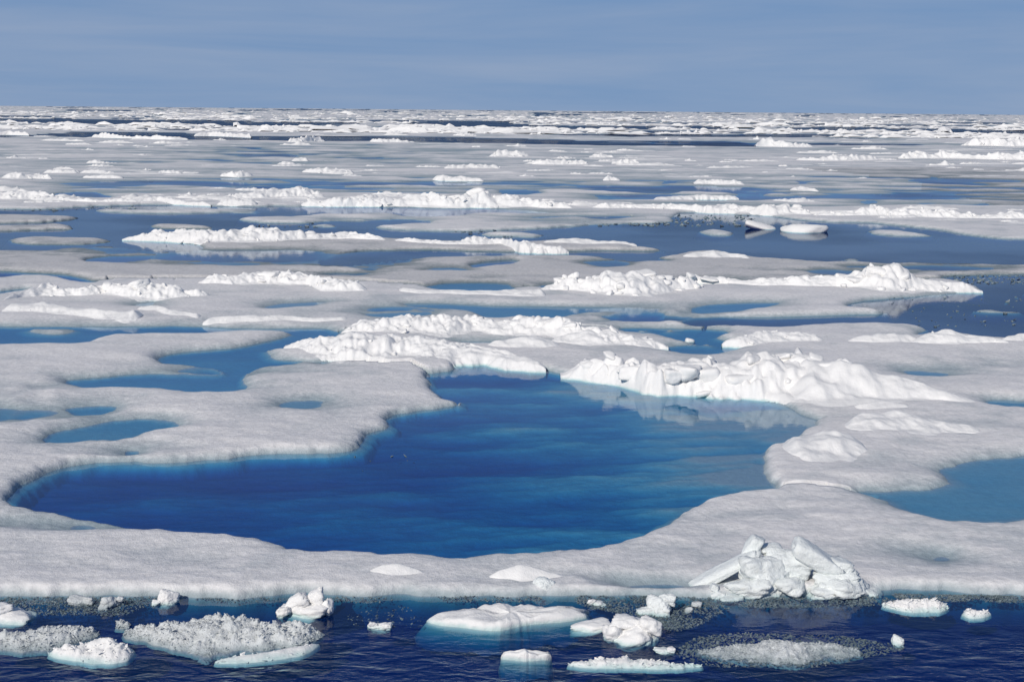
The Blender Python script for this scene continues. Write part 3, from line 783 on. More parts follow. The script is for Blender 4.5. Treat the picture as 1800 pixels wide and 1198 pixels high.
def ridge_mesh(name, C, ratio, back, seed, res, blocks=0.5, cellsize=0.45, mat=None, base=0.10, spiky=0.0, nt=None, smooth_part=0.4):
    x, y, h = C[:, 0], C[:, 1], C[:, 2]
    s = np.concatenate([[0], np.cumsum(np.hypot(np.diff(x), np.diff(y) * 0.3))])
    n = int(np.clip(s[-1] / res, 14, 520))
    t = np.linspace(0, s[-1], n)
    cx = np.interp(t, s, x); cy = np.interp(t, s, y); ch = np.interp(t, s, h)
    ker = np.ones(5) / 5
    cy = np.convolve(np.pad(cy, 2, 'edge'), ker, 'valid')
    ch = np.convolve(np.pad(ch, 2, 'edge'), ker, 'valid')
    ends = np.clip(np.minimum(t, s[-1] - t) / (0.8 * ch.max() + 1e-6), 0, 1) ** 0.7
    wf = 2.4 * np.maximum(ratio * ch, 0.3 * ratio * ch.max()); wb = 2.2 * np.maximum(back * ch, 0.3 * back * ch.max())
    nt = nt or int(np.clip((wf + wb).max() / (res * 1.3), 10, 120))
    tau = np.linspace(-1.12, 1.12, nt)
    TAU, CH = np.meshgrid(tau, ch)
    WF = np.where(TAU < 0, wf[:, None], wb[:, None])
    YY = cy[:, None] + TAU * WF
    XX = np.repeat(cx[:, None], nt, 1)
    hm = max(ch.max(), 0.2)
    hs = max(hm, 0.75)
    tw = TAU + 0.22 * fbm(XX, YY, 1.2 * hs, 3, seed) + (0.07 * fbm(XX, YY, 0.35 * hs, 2, seed + 1) if blocks > .25 else 0)
    hs = max(hm, 0.75)
    core = np.clip(1 - np.abs(tw / 0.47) ** 1.5, 0, 1)
    prof = (0.64 * core + 0.36 * np.clip(1 - np.abs(tw), 0, 1) ** 1.7) * np.maximum(ends, 0.12)[:, None]
    e = CH * prof * (0.92 + (0.30 if YY.mean() < 90 else 0.5) * fbm(XX, 0 * YY, 1.6 * hs, 3, seed + 6))
    z = e * (0.92 + (0.34 if blocks > .25 else 0.2) * fbm(XX, YY, 0.9 * hs, 3 if blocks > .25 else 2, seed + 2))
    if blocks > 0.25:
        blocks = blocks * (1.0 if YY.mean() < 60 else 0.8)
        cs = min(cellsize, 0.62 * hm)
        wxx = XX + 0.25 * cs * fbm(XX, YY, cs, 2, seed + 3); wyy = YY + 0.25 * cs * fbm(XX, YY, cs, 2, seed + 4)
        msk = sstep(smooth_part - 0.5, smooth_part - 0.1, fbm(XX, YY, 2.2 * hm, 2, seed + 5) + 0.2)
        for lv, (c_, a_) in enumerate(((cs * 1.7, 0.55), (cs, 0.8), (cs * 0.42, 0.34))):
            f1, f2, r1, r2, r3, ox, oy = voronoi(wxx / c_, wyy / c_, seed + 9 + lv)
            dome = np.clip(1 - (f1 * 1.25) ** 2, 0, 1)
            blk = (r1 - 0.5) * 0.62 + (r2 - 0.5) * ox * 0.9 + (r3 - 0.7) * oy * 0.9 + 0.40 * dome
            crease = np.exp(-((f2 - f1) / 0.13) ** 2) * 0.26
            z = z + a_ * blocks * c_ * (blk - crease) * msk * np.clip((core - 0.06) * 2.2, 0, 1) * np.clip(e / (0.3 * hm), 0, 1)
    for _ in range((2 if YY.mean() < 60 else 4) if n > 60 else 1):
        z[1:-1, 1:-1] = 0.5 * z[1:-1, 1:-1] + 0.125 * (z[:-2, 1:-1] + z[2:, 1:-1] + z[1:-1, :-2] + z[1:-1, 2:])
    if spiky > 0:
        sp = np.abs(noise2(XX / 0.09, YY / 0.09, seed + 30)) + 0.6 * np.abs(noise2(XX / 0.045, YY / 0.05, seed + 31))
        z = z + spiky * sp * np.clip(e / (0.3 * hm), 0, 1)
    z = z + 0.012 * fbm(XX, YY, 0.16, 2, seed + 20) * np.clip(e / 0.1, 0, 1)
    if base is None:
        rr_, cc_ = grid_rc(XX, YY)
        rr_ = np.clip(rr_, 0, NR - 1.001); cc_ = np.clip(cc_, 0, NC - 1.001)
        r0 = rr_.astype(int); c0 = cc_.astype(int); fr_ = rr_ - r0; fc_ = cc_ - c0
        b_ = (Zg[r0, c0] * (1 - fc_) + Zg[r0, c0 + 1] * fc_) * (1 - fr_) + (Zg[r0 + 1, c0] * (1 - fc_) + Zg[r0 + 1, c0 + 1] * fc_) * fr_
        b_ = np.clip(b_, -0.4, 0.3) - 0.02 + (0.17 - np.clip(b_, -0.4, 0.17)) * np.clip(core * 1.5, 0, 1)
        z = np.where(b_ < 0.0, np.minimum(z, 3.0 * e * core), z)
    else:
        b_ = base
    z = b_ + z - (0.12 if base is not None else 0.06) * (1 - np.clip(e / (0.10 * hm), 0, 1))
    V = np.stack([XX, YY, z], -1).reshape(-1, 3)
    I = np.arange(n * nt).reshape(n, nt)
    Qr = np.stack([I[:-1, :-1], I[1:, :-1], I[1:, 1:], I[:-1, 1:]], -1).reshape(-1, 4)
    return new_mesh(name, V, Qr, mat or M_RIDGE), V.reshape(n, nt, 3), ch

def chunk(seed, res=7, cuts=9, soft=14.0, rough=0.05, box=None, nscale=2.2):
    """a lump of ice: a ball cut by planes into a blunt polyhedron, its faces weathered; unit half size"""
    r = np.random.RandomState(seed)
    g = np.linspace(-1, 1, res + 1)
    A, B = np.meshgrid(g, g)
    A = np.tan(A * math.pi / 4); B = np.tan(B * math.pi / 4)
    o = np.ones_like(A)
    fs = [np.stack(v, -1).reshape(-1, 3) for v in ((o, A, B), (-o, B, A), (B, o, A), (A, -o, B), (A, B, o), (B, A, -o))]
    V = np.concatenate(fs)
    I = np.arange((res + 1) ** 2).reshape(res + 1, res + 1)
    q1 = np.stack([I[:-1, :-1], I[:-1, 1:], I[1:, 1:], I[1:, :-1]], -1).reshape(-1, 4)
    Qc = np.concatenate([q1 + k2 * (res + 1) ** 2 for k2 in range(6)])
    key = np.round(V * 1e4).astype(np.int64)
    _, first, inv = np.unique(key, axis=0, return_index=True, return_inverse=True)
    V = V[first]; Qc = inv.reshape(-1)[Qc]
    d = V / np.linalg.norm(V, axis=1)[:, None]
    if box is not None:
        n = np.concatenate([np.eye(3), -np.eye(3)]); off = np.ones(6)
        n = n + r.normal(0, 0.07, n.shape)
        m2 = r.normal(0, 1, (cuts, 3)); n = np.concatenate([n, m2]); off = np.concatenate([off, r.uniform(1.05, 1.35, cuts)])
    else:
        n = r.normal(0, 1, (cuts, 3)); off = r.uniform(0.62, 0.95, cuts)
        n = np.concatenate([n, np.eye(3), -np.eye(3)]); off = np.concatenate([off, np.ones(6)])
    n = n / np.linalg.norm(n, axis=1)[:, None]
    dots = np.maximum(d @ n.T, 1e-3) / off
    rad = (np.sum(dots ** soft, 1)) ** (-1 / soft)
    p = d * rad[:, None]
    p = p * (1 + rough * 1.6 * fbm3(p * nscale + seed, 3, seed) [:, None] + rough * 0.7 * noise3(p * 6 + seed, seed + 3)[:, None] + rough * 0.35 * noise3(p * 15 + seed, seed + 4)[:, None])
    return p, Qc

CHUNKS = []
for s_ in range(9):
    p, qq = chunk(100 + s_, 6, 8, 11.0, 0.08)
    CHUNKS.append(new_mesh('ice_block', p, qq, M_RIDGE))

def strew(V, ch, parent, n, seed, lo=0.12, hi=0.38, low=0.25):
    """loose weathered blocks half sunk into a ridge"""
    r = random.Random(seed)
    hm = float(ch.max())
    for _ in range(n):
        i = r.randrange(2, V.shape[0] - 2); j = r.randrange(int(V.shape[1] * 0.22), int(V.shape[1] * 0.62))
        if ch[i] < low * hm: continue
        sz = hm * r.uniform(lo, hi) * 0.5 * (0.5 + 0.5 * ch[i] / hm)
        o = link('ice_block', r.choice(CHUNKS), parent)
        v = V[i, j]
        o.location = (v[0], v[1], v[2] + sz * r.uniform(-0.25, 0.25))
        o.rotation_euler = (r.uniform(-.5, .5), r.uniform(-.5, .5), r.uniform(0, 6.28))
        o.scale = (sz * r.uniform(0.9, 1.7), sz * r.uniform(0.8, 1.3), sz * r.uniform(0.55, 0.95))

RIDGES = [
 # points (x, top, foot), block relief, block size, loose blocks, front slope, back slope
 ([(985,652,658),(1010,640,662),(1030,630,665),(1060,637,669),(1100,641,676),(1135,631,686),(1160,643,690),(1210,629,692),(1270,631,694),(1320,625,696),(1375,621,697),(1430,616,698),
   (1470,625,699),(1510,640,700),(1560,662,702)], .55, .70, 16, 1.5, 1.7),
 ([(1385,652,704),(1430,619,706),(1470,622,707),(1510,631,707),(1560,644,707),(1600,657,707),(1640,678,708),(1690,697,709),(1740,708,713)], .1, .6, 0, 1.5, 2.0),
 ([(1490,748,764),(1530,729,764),(1580,724,764),(1620,727,764),(1680,744,766),(1730,754,766)], .15, .5, 0, 2.6, 2.2),
 ([(1505,712,722),(1540,708,723),(1575,709,723),(1600,716,722)], .1, .5, 2, 1.8, 2.0),
 ([(1385,784,808),(1410,772,812),(1450,765,812),(1490,760,808),(1530,775,802)], .12, .5, 0, 3.0, 3.0),
 ([(500,603,608),(560,592,626),(605,582,631),(650,585,632),(700,590,630),(760,600,632),(820,607,632),(870,613,632),(920,629,638)], .30, .6, 6, 2.2, 1.7),
 ([(600,575,584),(640,562,585),(690,556,586),(720,555,588),(790,560,590),(830,554,584),(850,558,586),(900,562,590),(935,556,591),(960,555,592),(1000,562,602),(1030,574,606),
   (1080,580,608),(1120,588,610),(1175,602,610)], .45, .6, 14, 1.8, 1.6),
 ([(965,600,606),(1000,586,607),(1035,577,609),(1080,582,609),(1150,600,612)], .12, .6, 0, 1.8, 1.6),
 ([(855,604,612),(900,595,614),(940,592,615),(985,605,613)], .10, .6, 0, 2.0, 1.6),
 ([(760,619,634),(800,614,638),(850,612,638),(900,622,646),(960,636,652)], .15, .6, 2, 2.6, 2.0),
 ([(1270,600,606),(1310,588,608),(1350,582,604),(1400,585,604),(1450,590,604)], .35, .5, 8, 2.0, 1.6),
 ([(1490,600,606),(1530,590,606),(1570,586,606),(1600,588,605),(1625,600,606)], .12, .7, 1, 1.5, 1.7),
 ([(1600,602,607),(1630,588,607),(1670,579,607),(1700,588,607),(1740,596,608),(1780,603,609)], .25, .6, 3, 1.5, 1.6),
 ([(1760,600,604),(1800,586,604),(1850,584,604)], .25, .6, 2, 1.5, 1.6),
 ([(1190,490,495),(1220,484,497),(1260,489,498),(1300,492,500),(1350,494,504),(1400,487,505),(1430,486,505),(1470,488,506),(1500,480,508),(1530,469,510),(1545,462,511),(1575,462,511),
   (1600,475,511),(1640,490,511),(1680,498,511),(1727,505,511)], .50, .75, 16, 1.4, 1.4),
 ([(945,506,512),(985,494,512),(1020,490,514),(1050,484,516),(1075,477,518),(1110,475,520),(1140,477,519),(1170,484,515),(1200,493,512),(1240,500,510)], .60, .85, 26, 1.5, 1.4),
 ([(0,520,534),(40,512,526),(75,499,522),(100,506,522),(140,508,522),(185,495,520),(215,504,524),(240,493,524),(290,500,525),(330,508,523),(368,513,522)], .45, .7, 14, 1.5, 1.4),
 ([(345,495,501),(370,486,501),(410,483,502),(450,476,500),(500,477,501),(540,484,502),(570,487,514),(600,491,515),(645,503,515)], .40, .8, 10, 1.4, 1.5),
 ([(0,538,552),(60,533,552),(120,540,556),(180,545,562),(240,546,566)], .2, .8, 3, 2.2, 2),
 ([(240,541,548),(275,538,549),(300,545,556),(350,552,560)], .15, .8, 0, 2.0, 2),
 ([(355,560,569),(400,554,568),(450,553,567),(520,556,566),(560,558,566),(610,556,564)], .25, .6, 4, 1.6, 1.6),
 ([(700,506,514),(740,510,518),(830,511,520),(900,508,522),(960,508,524)], .2, .7, 2, 2.4, 2),
 ([(215,416,420),(260,406,422),(300,402,424),(350,400,427),(420,396,427),(445,397,427),(500,403,426),(550,407,424),(610,408,422),(680,418,425)], .5, .9, 16, 1.6, 1.3),
 ([(690,420,426),(760,421,430),(800,425,431),(835,413,431),(880,421,430),(915,419,443),(940,423,444),(1000,435,444)], .45, .8, 8, 1.6, 1.3),
 ([(955,424,429),(1000,417,430),(1060,422,431),(1120,427,432)], .2, .9, 0, 2, 1.5),
 ([(1200,448,453),(1225,441,454),(1275,440,454),(1320,448,456)], .2, .9, 2, 2, 1.6),
 ([(528,348,361),(580,347,362),(640,350,362),(700,347,362),(730,337,362),(780,339,364),(800,343,364),(840,333,364),(860,336,364),(900,344,364),(930,346,364),(960,351,366),(1010,358,367)], .55, 1.0, 22, 1.2, 1.3),
 ([(380,345,351),(440,336,350),(480,326,349),(530,328,348),(570,339,348)], .5, 1.0, 10, 1.5, 1.4),
 ([(380,352,360),(400,348,361),(450,349,361)], .3, .9, 4, 1.2, 1.3),
 ([(-30,333,352),(0,334,352),(40,333,352),(70,336,352),(100,346,354),(160,351,357),(200,352,357)], .5, 1.0, 10, 1.4, 1.4),
 ([(175,352,357),(230,349,357),(275,343,356),(330,353,360),(370,356,361)], .35, 1.0, 4, 1.4, 1.4),
 ([(1040,359,367),(1100,358,367),(1195,357,369),(1250,361,374),(1300,359,374),(1350,361,378),(1380,356,378),(1400,362,378),(1430,372,379)], .45, .9, 14, 1.5, 1.4),
 ([(1430,373,380),(1500,371,380),(1540,360,380),(1580,366,382),(1640,366,383),(1680,368,384),(1730,376,385),(1780,371,386),(1830,374,387)], .5, .9, 18, 1.5, 1.4),
 ([(1220,316,323),(1260,312,324),(1310,318,325)], .3, 1.0, 2, 1.8, 1.6),
 ([(1390,330,335),(1412,325,335),(1440,332,336)], .2, 1.0, 1, 1.8, 1.6),
 ([(1150,345,352),(1230,340,350),(1300,343,350)], .2, 1.0, 2, 2.0, 1.8),
 # far ridges, seen only as white crests
 ([(1400,277,282),(1440,275,283),(1500,269,283),(1545,274,282)], .7, 1.6, 8, 1.4, 1.3),
 ([(1580,273,279),(1612,265,279),(1640,272,279),(1662,264,279),(1700,269,280),(1740,272,281),(1780,263,282),(1830,268,283)], .8, 1.6, 14, 1.3, 1.3),
 ([(1330,243,257),(1350,241,258),(1385,247,259),(1430,254,259)], .8, 1.8, 8, 1.2, 1.2),
 ([(1690,250,256),(1725,240,257),(1750,242,257),(1775,237,258),(1830,242,258)], .9, 1.8, 12, 1.2, 1.2),
 ([(935,281,289),(960,277,290),(1000,279,290),(1035,281,290)], .7, 1.6, 8, 1.3, 1.3),
 ([(1075,283,288),(1105,276,288),(1125,282,288)], .7, 1.5, 4, 1.3, 1.3),
 ([(1035,272,277),(1060,266,277),(1080,273,277)], .3, 1.8, 1, 1.5, 1.3),
 ([(505,246,250),(530,238,250),(560,236,249),(570,244,249)], .9, 1.8, 6, 1.2, 1.2),
 ([(340,233,239),(370,228,239),(400,233,240),(440,233,242)], .8, 2.0, 8, 1.2, 1.2),
 ([(160,236,241),(185,231,242),(215,238,243),(300,238,246),(330,240,246)], .8, 2.0, 6, 1.2, 1.2),
 ([(-20,229,237),(15,227,237),(50,233,238)], .8, 2.0, 4, 1.2, 1.2),
 ([(650,244,250),(670,241,251),(720,246,251)], .7, 2.0, 4, 1.2, 1.2),
 ([(860,268,275),(885,260,275),(930,266,275)], .6, 1.8, 6, 1.5, 1.3),
 ([(780,290,297),(830,287,297),(880,289,297)], .5, 1.6, 5, 1.6, 1.3),
 ([(0,304,314),(30,300,315),(60,303,314),(90,310,315)], .5, 1.4, 5, 1.5, 1.3),
 ([(75,298,304),(110,295,305),(135,299,305)], .2, 1.6, 1, 1.4, 1.3),
 ([(140,299,304),(170,295,305),(190,300,305)], .2, 1.6, 1, 1.4, 1.3),
 ([(145,308,312),(190,305,313),(215,309,313)], .2, 1.6, 1, 1.4, 1.3),
 ([(275,300,306),(295,297,306),(320,302,306)], .4, 1.4, 2, 1.4, 1.3),
 ([(385,305,310),(420,298,311),(445,304,310)], .5, 1.4, 3, 1.4, 1.3),
 ([(150,282,287),(165,279,287),(185,283,287)], .3, 1.4, 1, 1.4, 1.3),
 ([(485,286,290),(503,280,290),(520,286,290)], .3, 1.4, 1, 1.4, 1.3),
 ([(512,278,283),(530,273,283),(542,277,283)], .3, 1.6, 1, 1.4, 1.3),
 ([(530,298,303),(560,293,304),(620,297,304)], .5, 1.4, 5, 1.5, 1.3),
 ([(760,308,316),(775,304,317),(850,312,318)], .2, 1.6, 1, 1.6, 1.4),
 ([(1060,312,317),(1072,307,317),(1090,313,317)], .4, 1.4, 2, 1.5, 1.3),
]
n_loose = 0
for i, (spec, bl, cs, nb, rf, rb) in enumerate(RIDGES):
    C = ridge_points(spec, rf)
    ym = float(np.mean(C[:, 1]))
    mid = spec[len(spec) // 2]
    k_ = piece_xy(float(C[len(C) // 2, 0]), float(C[len(C) // 2, 1])) or piece_at(mid[0], mid[2] + 1)
    par_o = FLOES.get(k_) or FLOES[-1]
    me, V, ch = ridge_mesh('pressure_ridge', C, rf, rb, 300 + i * 40, max(0.03, 1.1 * mpp(ym)), bl, cs * (1.0 if ym < 90 else 1.0 + (ym - 90) / 250), base=None)
    link('pressure_ridge', me, par_o)
    strew(V, ch, par_o, nb, i, lo=0.16, hi=0.5 if bl > .3 else .25)

# small hummocks and tipped blocks all over the far floes
HUM = []; HUM_L = {}
for s_ in range(7):
    r = np.random.RandomState(50 + s_)
    L_ = r.uniform(2.5, 7)
    C = np.array([[-L_, 0, .12], [-L_ * .6, r.uniform(-.3, .3), r.uniform(.3, .8)], [-L_ * .2, r.uniform(-.4, .4), r.uniform(.5, 1)], [L_ * .2, 0, r.uniform(.6, 1.1)], [L_ * .6, .2, r.uniform(.2, .7)], [L_, 0, .1]])
    me, V, ch = ridge_mesh('hummock', C, 1.4, 1.4, 900 + s_ * 40, 0.22, 0.7, 0.8, base=0.0, nt=14)
    HUM.append(me); HUM_L[me.name] = L_
r = random.Random(21)
count = 0
tries = 0
while count < 560 and tries < 20000:
    tries += 1
    y = 1.0 / r.uniform(1 / 560.0, 1 / 130.0)
    x = y * math.tan(math.radians(r.uniform(-26, 26)))
    if min(surface_z(x + dx_, y + dy_) for dx_ in (-4, 0, 4) for dy_ in (-1.5, 0, 1.5)) < 0.05: continue
    if float(fbm(np.array([x * 0.6]), np.array([y]), 60.0, 2, 77)[0]) < r.uniform(-0.6, 0.4): continue
    k_ = piece_xy(x, y)
    if k_ <= 0: continue
    me = r.choice(HUM)
    s_ = r.choice((0.35, 0.45, 0.6, 0.8)) * (0.55 + y / 420)
    drift = r.random() < 0.55
    scl = (s_ * (r.uniform(1.2, 2.6) if drift else r.uniform(0.5, 1.1)), s_ * (1.6 if drift else 1.0), s_ * (r.uniform(0.2, 0.45) if drift else r.uniform(0.5, 1.0)))
    rz = r.choice((0, math.pi)) + r.uniform(-.5, .5)
    hl, hw = HUM_L[me.name] * scl[0], 3.0 * scl[1]
    ring = [surface_z(x + a_ * hl * math.cos(rz) - b_ * hw * math.sin(rz), y + a_ * hl * math.sin(rz) + b_ * hw * math.cos(rz)) for a_ in (-1, -.5, 0, .5, 1) for b_ in (-1, 0, 1)]
    if min(ring) < 0.05: continue            # it would overhang the water
    o = link('hummock', me, FLOES[k_])
    o.location = (x, y, max(0.05, min(ring) - 0.03))
    o.scale = scl
    o.rotation_euler = (0, 0, rz)
    count += 1
# the pack beyond: thousands of crests, one piece of stuff
base = np.array([(-1, -.5, 0), (-.6, -.6, .25), (0, -.7, .3), (.5, -.6, .2), (1, -.4, 0), (-.7, 0, .8), (-.1, 0, 1.0), (.5, 0, .7), (-1, .6, 0), (0, .7, .1), (1, .5, 0)])
tri = np.array([(0, 1, 5), (1, 2, 6), (1, 6, 5), (2, 3, 7), (2, 7, 6), (3, 4, 7), (0, 5, 8), (5, 6, 9), (5, 9, 8), (6, 7, 9), (7, 10, 9), (7, 4, 10)])
rs = np.random.RandomState(5)
VV = []; TT = []; off = 0
NF = 10500
yy = 1 / rs.uniform(1 / 9000.0, 1 / 590.0, NF)
xx = yy * np.tan(np.radians(rs.uniform(-28, 28, NF)))
cl = fbm(xx * 0.5, yy, 110.0, 3, 91)
for i in range(NF):
    if cl[i] < rs.uniform(-0.35, 0.35) or surface_z(xx[i], yy[i]) < 0.03: continue
    s_ = rs.uniform(0.35, 1.0) * (1 + 0.25 * math.log(yy[i] / 590.0)) * (2.0 if rs.rand() < 0.06 else 1.0)
    b = base * np.array([rs.uniform(1.5, 7) * s_, rs.uniform(1.5, 3) * s_, rs.uniform(0.7, 1.5) * s_]) * (1 + 0.25 * rs.normal(0, 1, base.shape))
    VV.append(b + np.array([xx[i], yy[i], 0.05])); TT.append(tri + off); off += len(base)
link('distant_ice_crests', new_mesh('distant_ice_crests', np.concatenate(VV), np.concatenate(TT), M_RIDGE, False), FLOES[-1], kind='stuff')
# ------------------------------------------------------------------ large blocks that stand out on the ridges
def solid(name, seed, px, py, wpx, hpx, Yp, depth=None, tilt=0.0, yaw=0.0, lean=0.0, parent=None, box=False, res=9, mat=None, soft=None, rough=0.06, cuts=9, **kw):
    """one block of ice centred at a photo pixel on the upright plane at distance Yp"""
    c = upright(px, py, Yp)
    mp_ = mpp(Yp) * 1.02
    p, qq = chunk(seed, res, cuts, soft or (16.0 if box else 9.0), rough, box=True if box else None)
    sx, sz = wpx * mp_ / 2, hpx * mp_ / 2
    sy = (depth if depth else 0.8 * (sx + sz)) / 2 if depth else 0.5 * (sx + sz)
    p = p * np.array([sx, sy, sz])
    R_ = np.array(Euler((math.radians(lean), math.radians(tilt), math.radians(yaw)), 'XYZ').to_matrix())
    p = p @ R_.T
    me = new_mesh(name, p, qq, mat or M_BLOCK)
    o = link(name, me, parent, **kw)
    o.location = c
    return o
BOULDERS = [
 (988,498,26,20,510),(1055,490,18,14,511),(1078,487,28,22,512),(1128,485,54,18,510),(1160,493,60,18,513),(1108,508,22,13,516),(1130,509,20,13,516),(1030,501,32,12,512),(1216,485,22,14,498),
 (1250,491,36,8,499),(1345,664,84,38,690),(1402,642,46,34,684),(1446,662,56,46,692),(1300,670,58,26,692),(1036,643,38,20,664),(1112,652,46,24,678),(1205,656,50,26,690),(1245,662,46,28,690),
 (1180,662,40,24,690),(1380,672,40,24,694),(838,563,22,17,582),(612,590,24,12,612),(905,570,36,14,588),(962,566,40,18,590),(1000,572,28,14,598),(840,339,36,21,354),(872,350,30,14,360),
 (790,350,40,14,362),(1370,365,34,12,374),(1398,365,20,12,376),(1537,363,17,9,372),(1585,370,24,9,380),(1660,371,26,9,381),(1480,488,40,14,504),(1545,475,40,18,508),(1590,487,36,16,510),
 (1510,494,44,16,508),(1655,268,14,10,277),(1612,268,20,11,277),(1352,245,18,8,256),(470,484,44,12,500),(520,486,40,12,501),(240,500,40,14,523),(190,502,26,14,520),(280,512,60,8,523)]
for i, (px, py, w_, h_, foot) in enumerate(BOULDERS):
    Yp = float(ground(px, foot, 0.12)[1]) + 0.4 * w_ * mpp(float(ground(px, foot)[1]))
    fl = FLOES.get(piece_xy(float(ground(px, foot, .1)[0]), Yp)) or FLOES.get(piece_at(px, foot + 1)) or FLOES[-1]
    solid('ice_block', 400 + i, px, py + 1, w_, h_ * 1.15, Yp, parent=fl, mat=M_RIDGE, tilt=rng.uniform(-12, 12), yaw=rng.uniform(-30, 30), soft=8.0 if i % 3 else 14.0, rough=0.07)

# ------------------------------------------------------------------ foreground: pile of broken slabs
YP = float(ground(1390, 1052)[1]) + 0.35
pile = bpy.data.objects.new('ice_slab_pile', None); col.objects.link(pile)
pile['label'] = 'pile of broken white ice slabs thrust up on the near floe edge'; pile['category'] = 'ice pile'
base_p = upright(1390, 1050, YP)
pile.location = (base_p[0], base_p[1], 0.0)
def pp(nm, seed, px, py, w_, h_, dy=0.0, **kw):
    o = solid(nm, seed, px, py, w_, h_, YP + dy, mat=M_BLOCK, **kw)
    o.parent = pile
    o.location = Vector(o.location) - pile.location
    return o
pp('ice_slab', 501, 1272, 1003, 140, 17, 0.45, depth=0.45, tilt=-27.5, yaw=4, box=True, rough=.05, res=12)
pp('ice_slab', 502, 1322, 962, 44, 24, 0.75, depth=0.35, tilt=-52, box=True, rough=.06, res=9)
pp('ice_slab', 503, 1356, 964, 36, 14, 0.85, depth=0.5, tilt=-14, box=True, rough=.06)
pp('ice_block', 504, 1352, 1016, 116, 76, 0.25, depth=1.3, tilt=6, soft=5.0, rough=.13, res=18, cuts=12)
pp('ice_block', 505, 1310, 1036, 84, 42, -0.05, depth=0.8, tilt=-8, soft=6.0, rough=.14, res=14)
pp('ice_block', 506, 1378, 985, 96, 56, 0.5, depth=1.0, tilt=12, soft=6.0, rough=.1, res=14)
pp('ice_slab', 507, 1430, 978, 84, 32, 0.35, depth=0.7, tilt=36, box=True, rough=.05, res=12)
pp('ice_block', 508, 1474, 1033, 118, 46, 0.05, depth=1.0, tilt=5, soft=7.0, rough=.15, res=16)
pp('ice_block', 509, 1468, 1010, 74, 36, 0.25, depth=0.8, tilt=-6, soft=7.0, rough=.15, res=12)
pp('ice_block', 510, 1478, 993, 38, 20, 0.3, depth=0.5, tilt=10, box=True, rough=.08)
pp('ice_block', 511, 1525, 1042, 58, 24, 0.1, depth=0.7, tilt=12, soft=6.0, rough=.14)
pp('ice_block', 512, 1390, 1028, 70, 40, 0.0, depth=0.7, tilt=-15, soft=6.0, rough=.12, res=12)
pp('ice_block', 513, 1265, 1048, 34, 22, -0.25, depth=0.4, tilt=-15, soft=7.0, rough=.14)
pp('ice_block', 514, 1290, 1053, 48, 16, -0.35, depth=0.4, tilt=0, soft=7.0, rough=.14)
pp('ice_block', 515, 1256, 1032, 14, 12, -0.2, depth=0.2, tilt=20, box=True)
pp('ice_block', 516, 1350, 1050, 150, 14, 0.2, depth=1.0, soft=7.0, rough=.1, res=12)
near = FLOES[piece_at(700, 1000)]
for i, spec in enumerate([[(640,1026,1031),(670,1014,1033),(692,1010,1034),(715,1016,1033),(745,1027,1031)], [(855,1028,1033),(890,1014,1036),(915,1003,1037),(935,1010,1037),(965,1022,1036),(1000,1030,1034)]]):
    C = ridge_points(spec, 1.3); C[:, 1] += 0.62; C[:, 2] *= 1.1
    me, V, ch = ridge_mesh('snow_hummock', C, 1.3, 1.6, 2600 + 40 * i, 0.03, 0.1, .3, base=None)
    link('snow_hummock', me, near)
solid('ice_block', 564, 955, 1028, 42, 32, float(ground(955, 1047)[1]) + .25, parent=near, mat=M_BLOCK, soft=7.0, rough=.08, res=14, depth=.35, tilt=12)

# ------------------------------------------------------------------ foreground: floating pans, lumps and slush
def pan(name, pts, thick, seed, label, cat, mat=None, skirt=0.25, rough=0.03):
    """a thin drifting plate of ice with rounded rim and a foot under water"""
    poly = outline(pts, thick, True)
    c = poly.mean(0)
    ang = np.arctan2(poly[:, 1] - c[1], poly[:, 0] - c[0]); rad = np.hypot(*(poly - c).T)
    o = np.argsort(ang); ang = ang[o]; rad = rad[o]
    na = 110
    th = np.linspace(-math.pi, math.pi, na, endpoint=False)
    rr = np.interp(th, np.concatenate([ang - 2 * math.pi, ang, ang + 2 * math.pi]), np.tile(rad, 3))
    rr = rr * (1 + 0.05 * fbm(np.cos(th) * 3, np.sin(th) * 3, 0.6, 3, seed))
    prof = [(0.02, 1.0), (.2, 1.0), (.4, 1.0), (.55, 1.0), (.68, 1.0), (.78, .98), (.86, .94), (.92, .85), (.97, .6), (1.0, .22), (1.005, -.1), (1.0 + skirt * .25, -.9), (1.0 + skirt * .6, -1.9), (1.0 + skirt * .5, -3.2)]
    V = []
    for (f, z) in prof:
        x = c[0] + np.cos(th) * rr * f; y = c[1] + np.sin(th) * rr * f
        zz = z * thick * np.ones(na)
        if z > 0.1: zz = zz * (1 + 0.9 * fbm(x, y, 0.5, 3, seed + 4)) + rough * fbm(x, y, 0.12, 2, seed + 5)
        else: zz = zz * (1 + 0.4 * fbm(x, y, 0.6, 2, seed + 8))
        V.append(np.stack([x, y, zz], 1))
    V = np.concatenate(V)
    I = np.arange(len(prof) * na).reshape(len(prof), na)
    J = np.roll(I, -1, 1)
    Qp = np.stack([I[:-1], I[1:], J[1:], J[:-1]], -1).reshape(-1, 4)
    me = new_mesh(name, V, Qp, mat or M_RIDGE)
    return link(name, me, label=label, cat=cat, group='ice pieces floating in the foreground lead')
pan('ice_pan', [(740,1082),(760,1073),(800,1069),(840,1061),(900,1059),(960,1062),(1010,1066),(1050,1075),(1035,1085),(1000,1092),(940,1096),(905,1101),(880,1110),(840,1106),(800,1101),(760,1098),(746,1092)],
    0.15, 1, 'wide flat white ice pan in front of the near floe, largest foreground pan', 'ice pan')
pan('ice_pan', [(868,1149),(900,1145),(960,1143),(980,1148),(976,1157),(930,1162),(890,1159)], 0.12, 2, 'small lens-shaped ice pan at the bottom centre, in front of the wide flat pan', 'ice pan', skirt=.15)

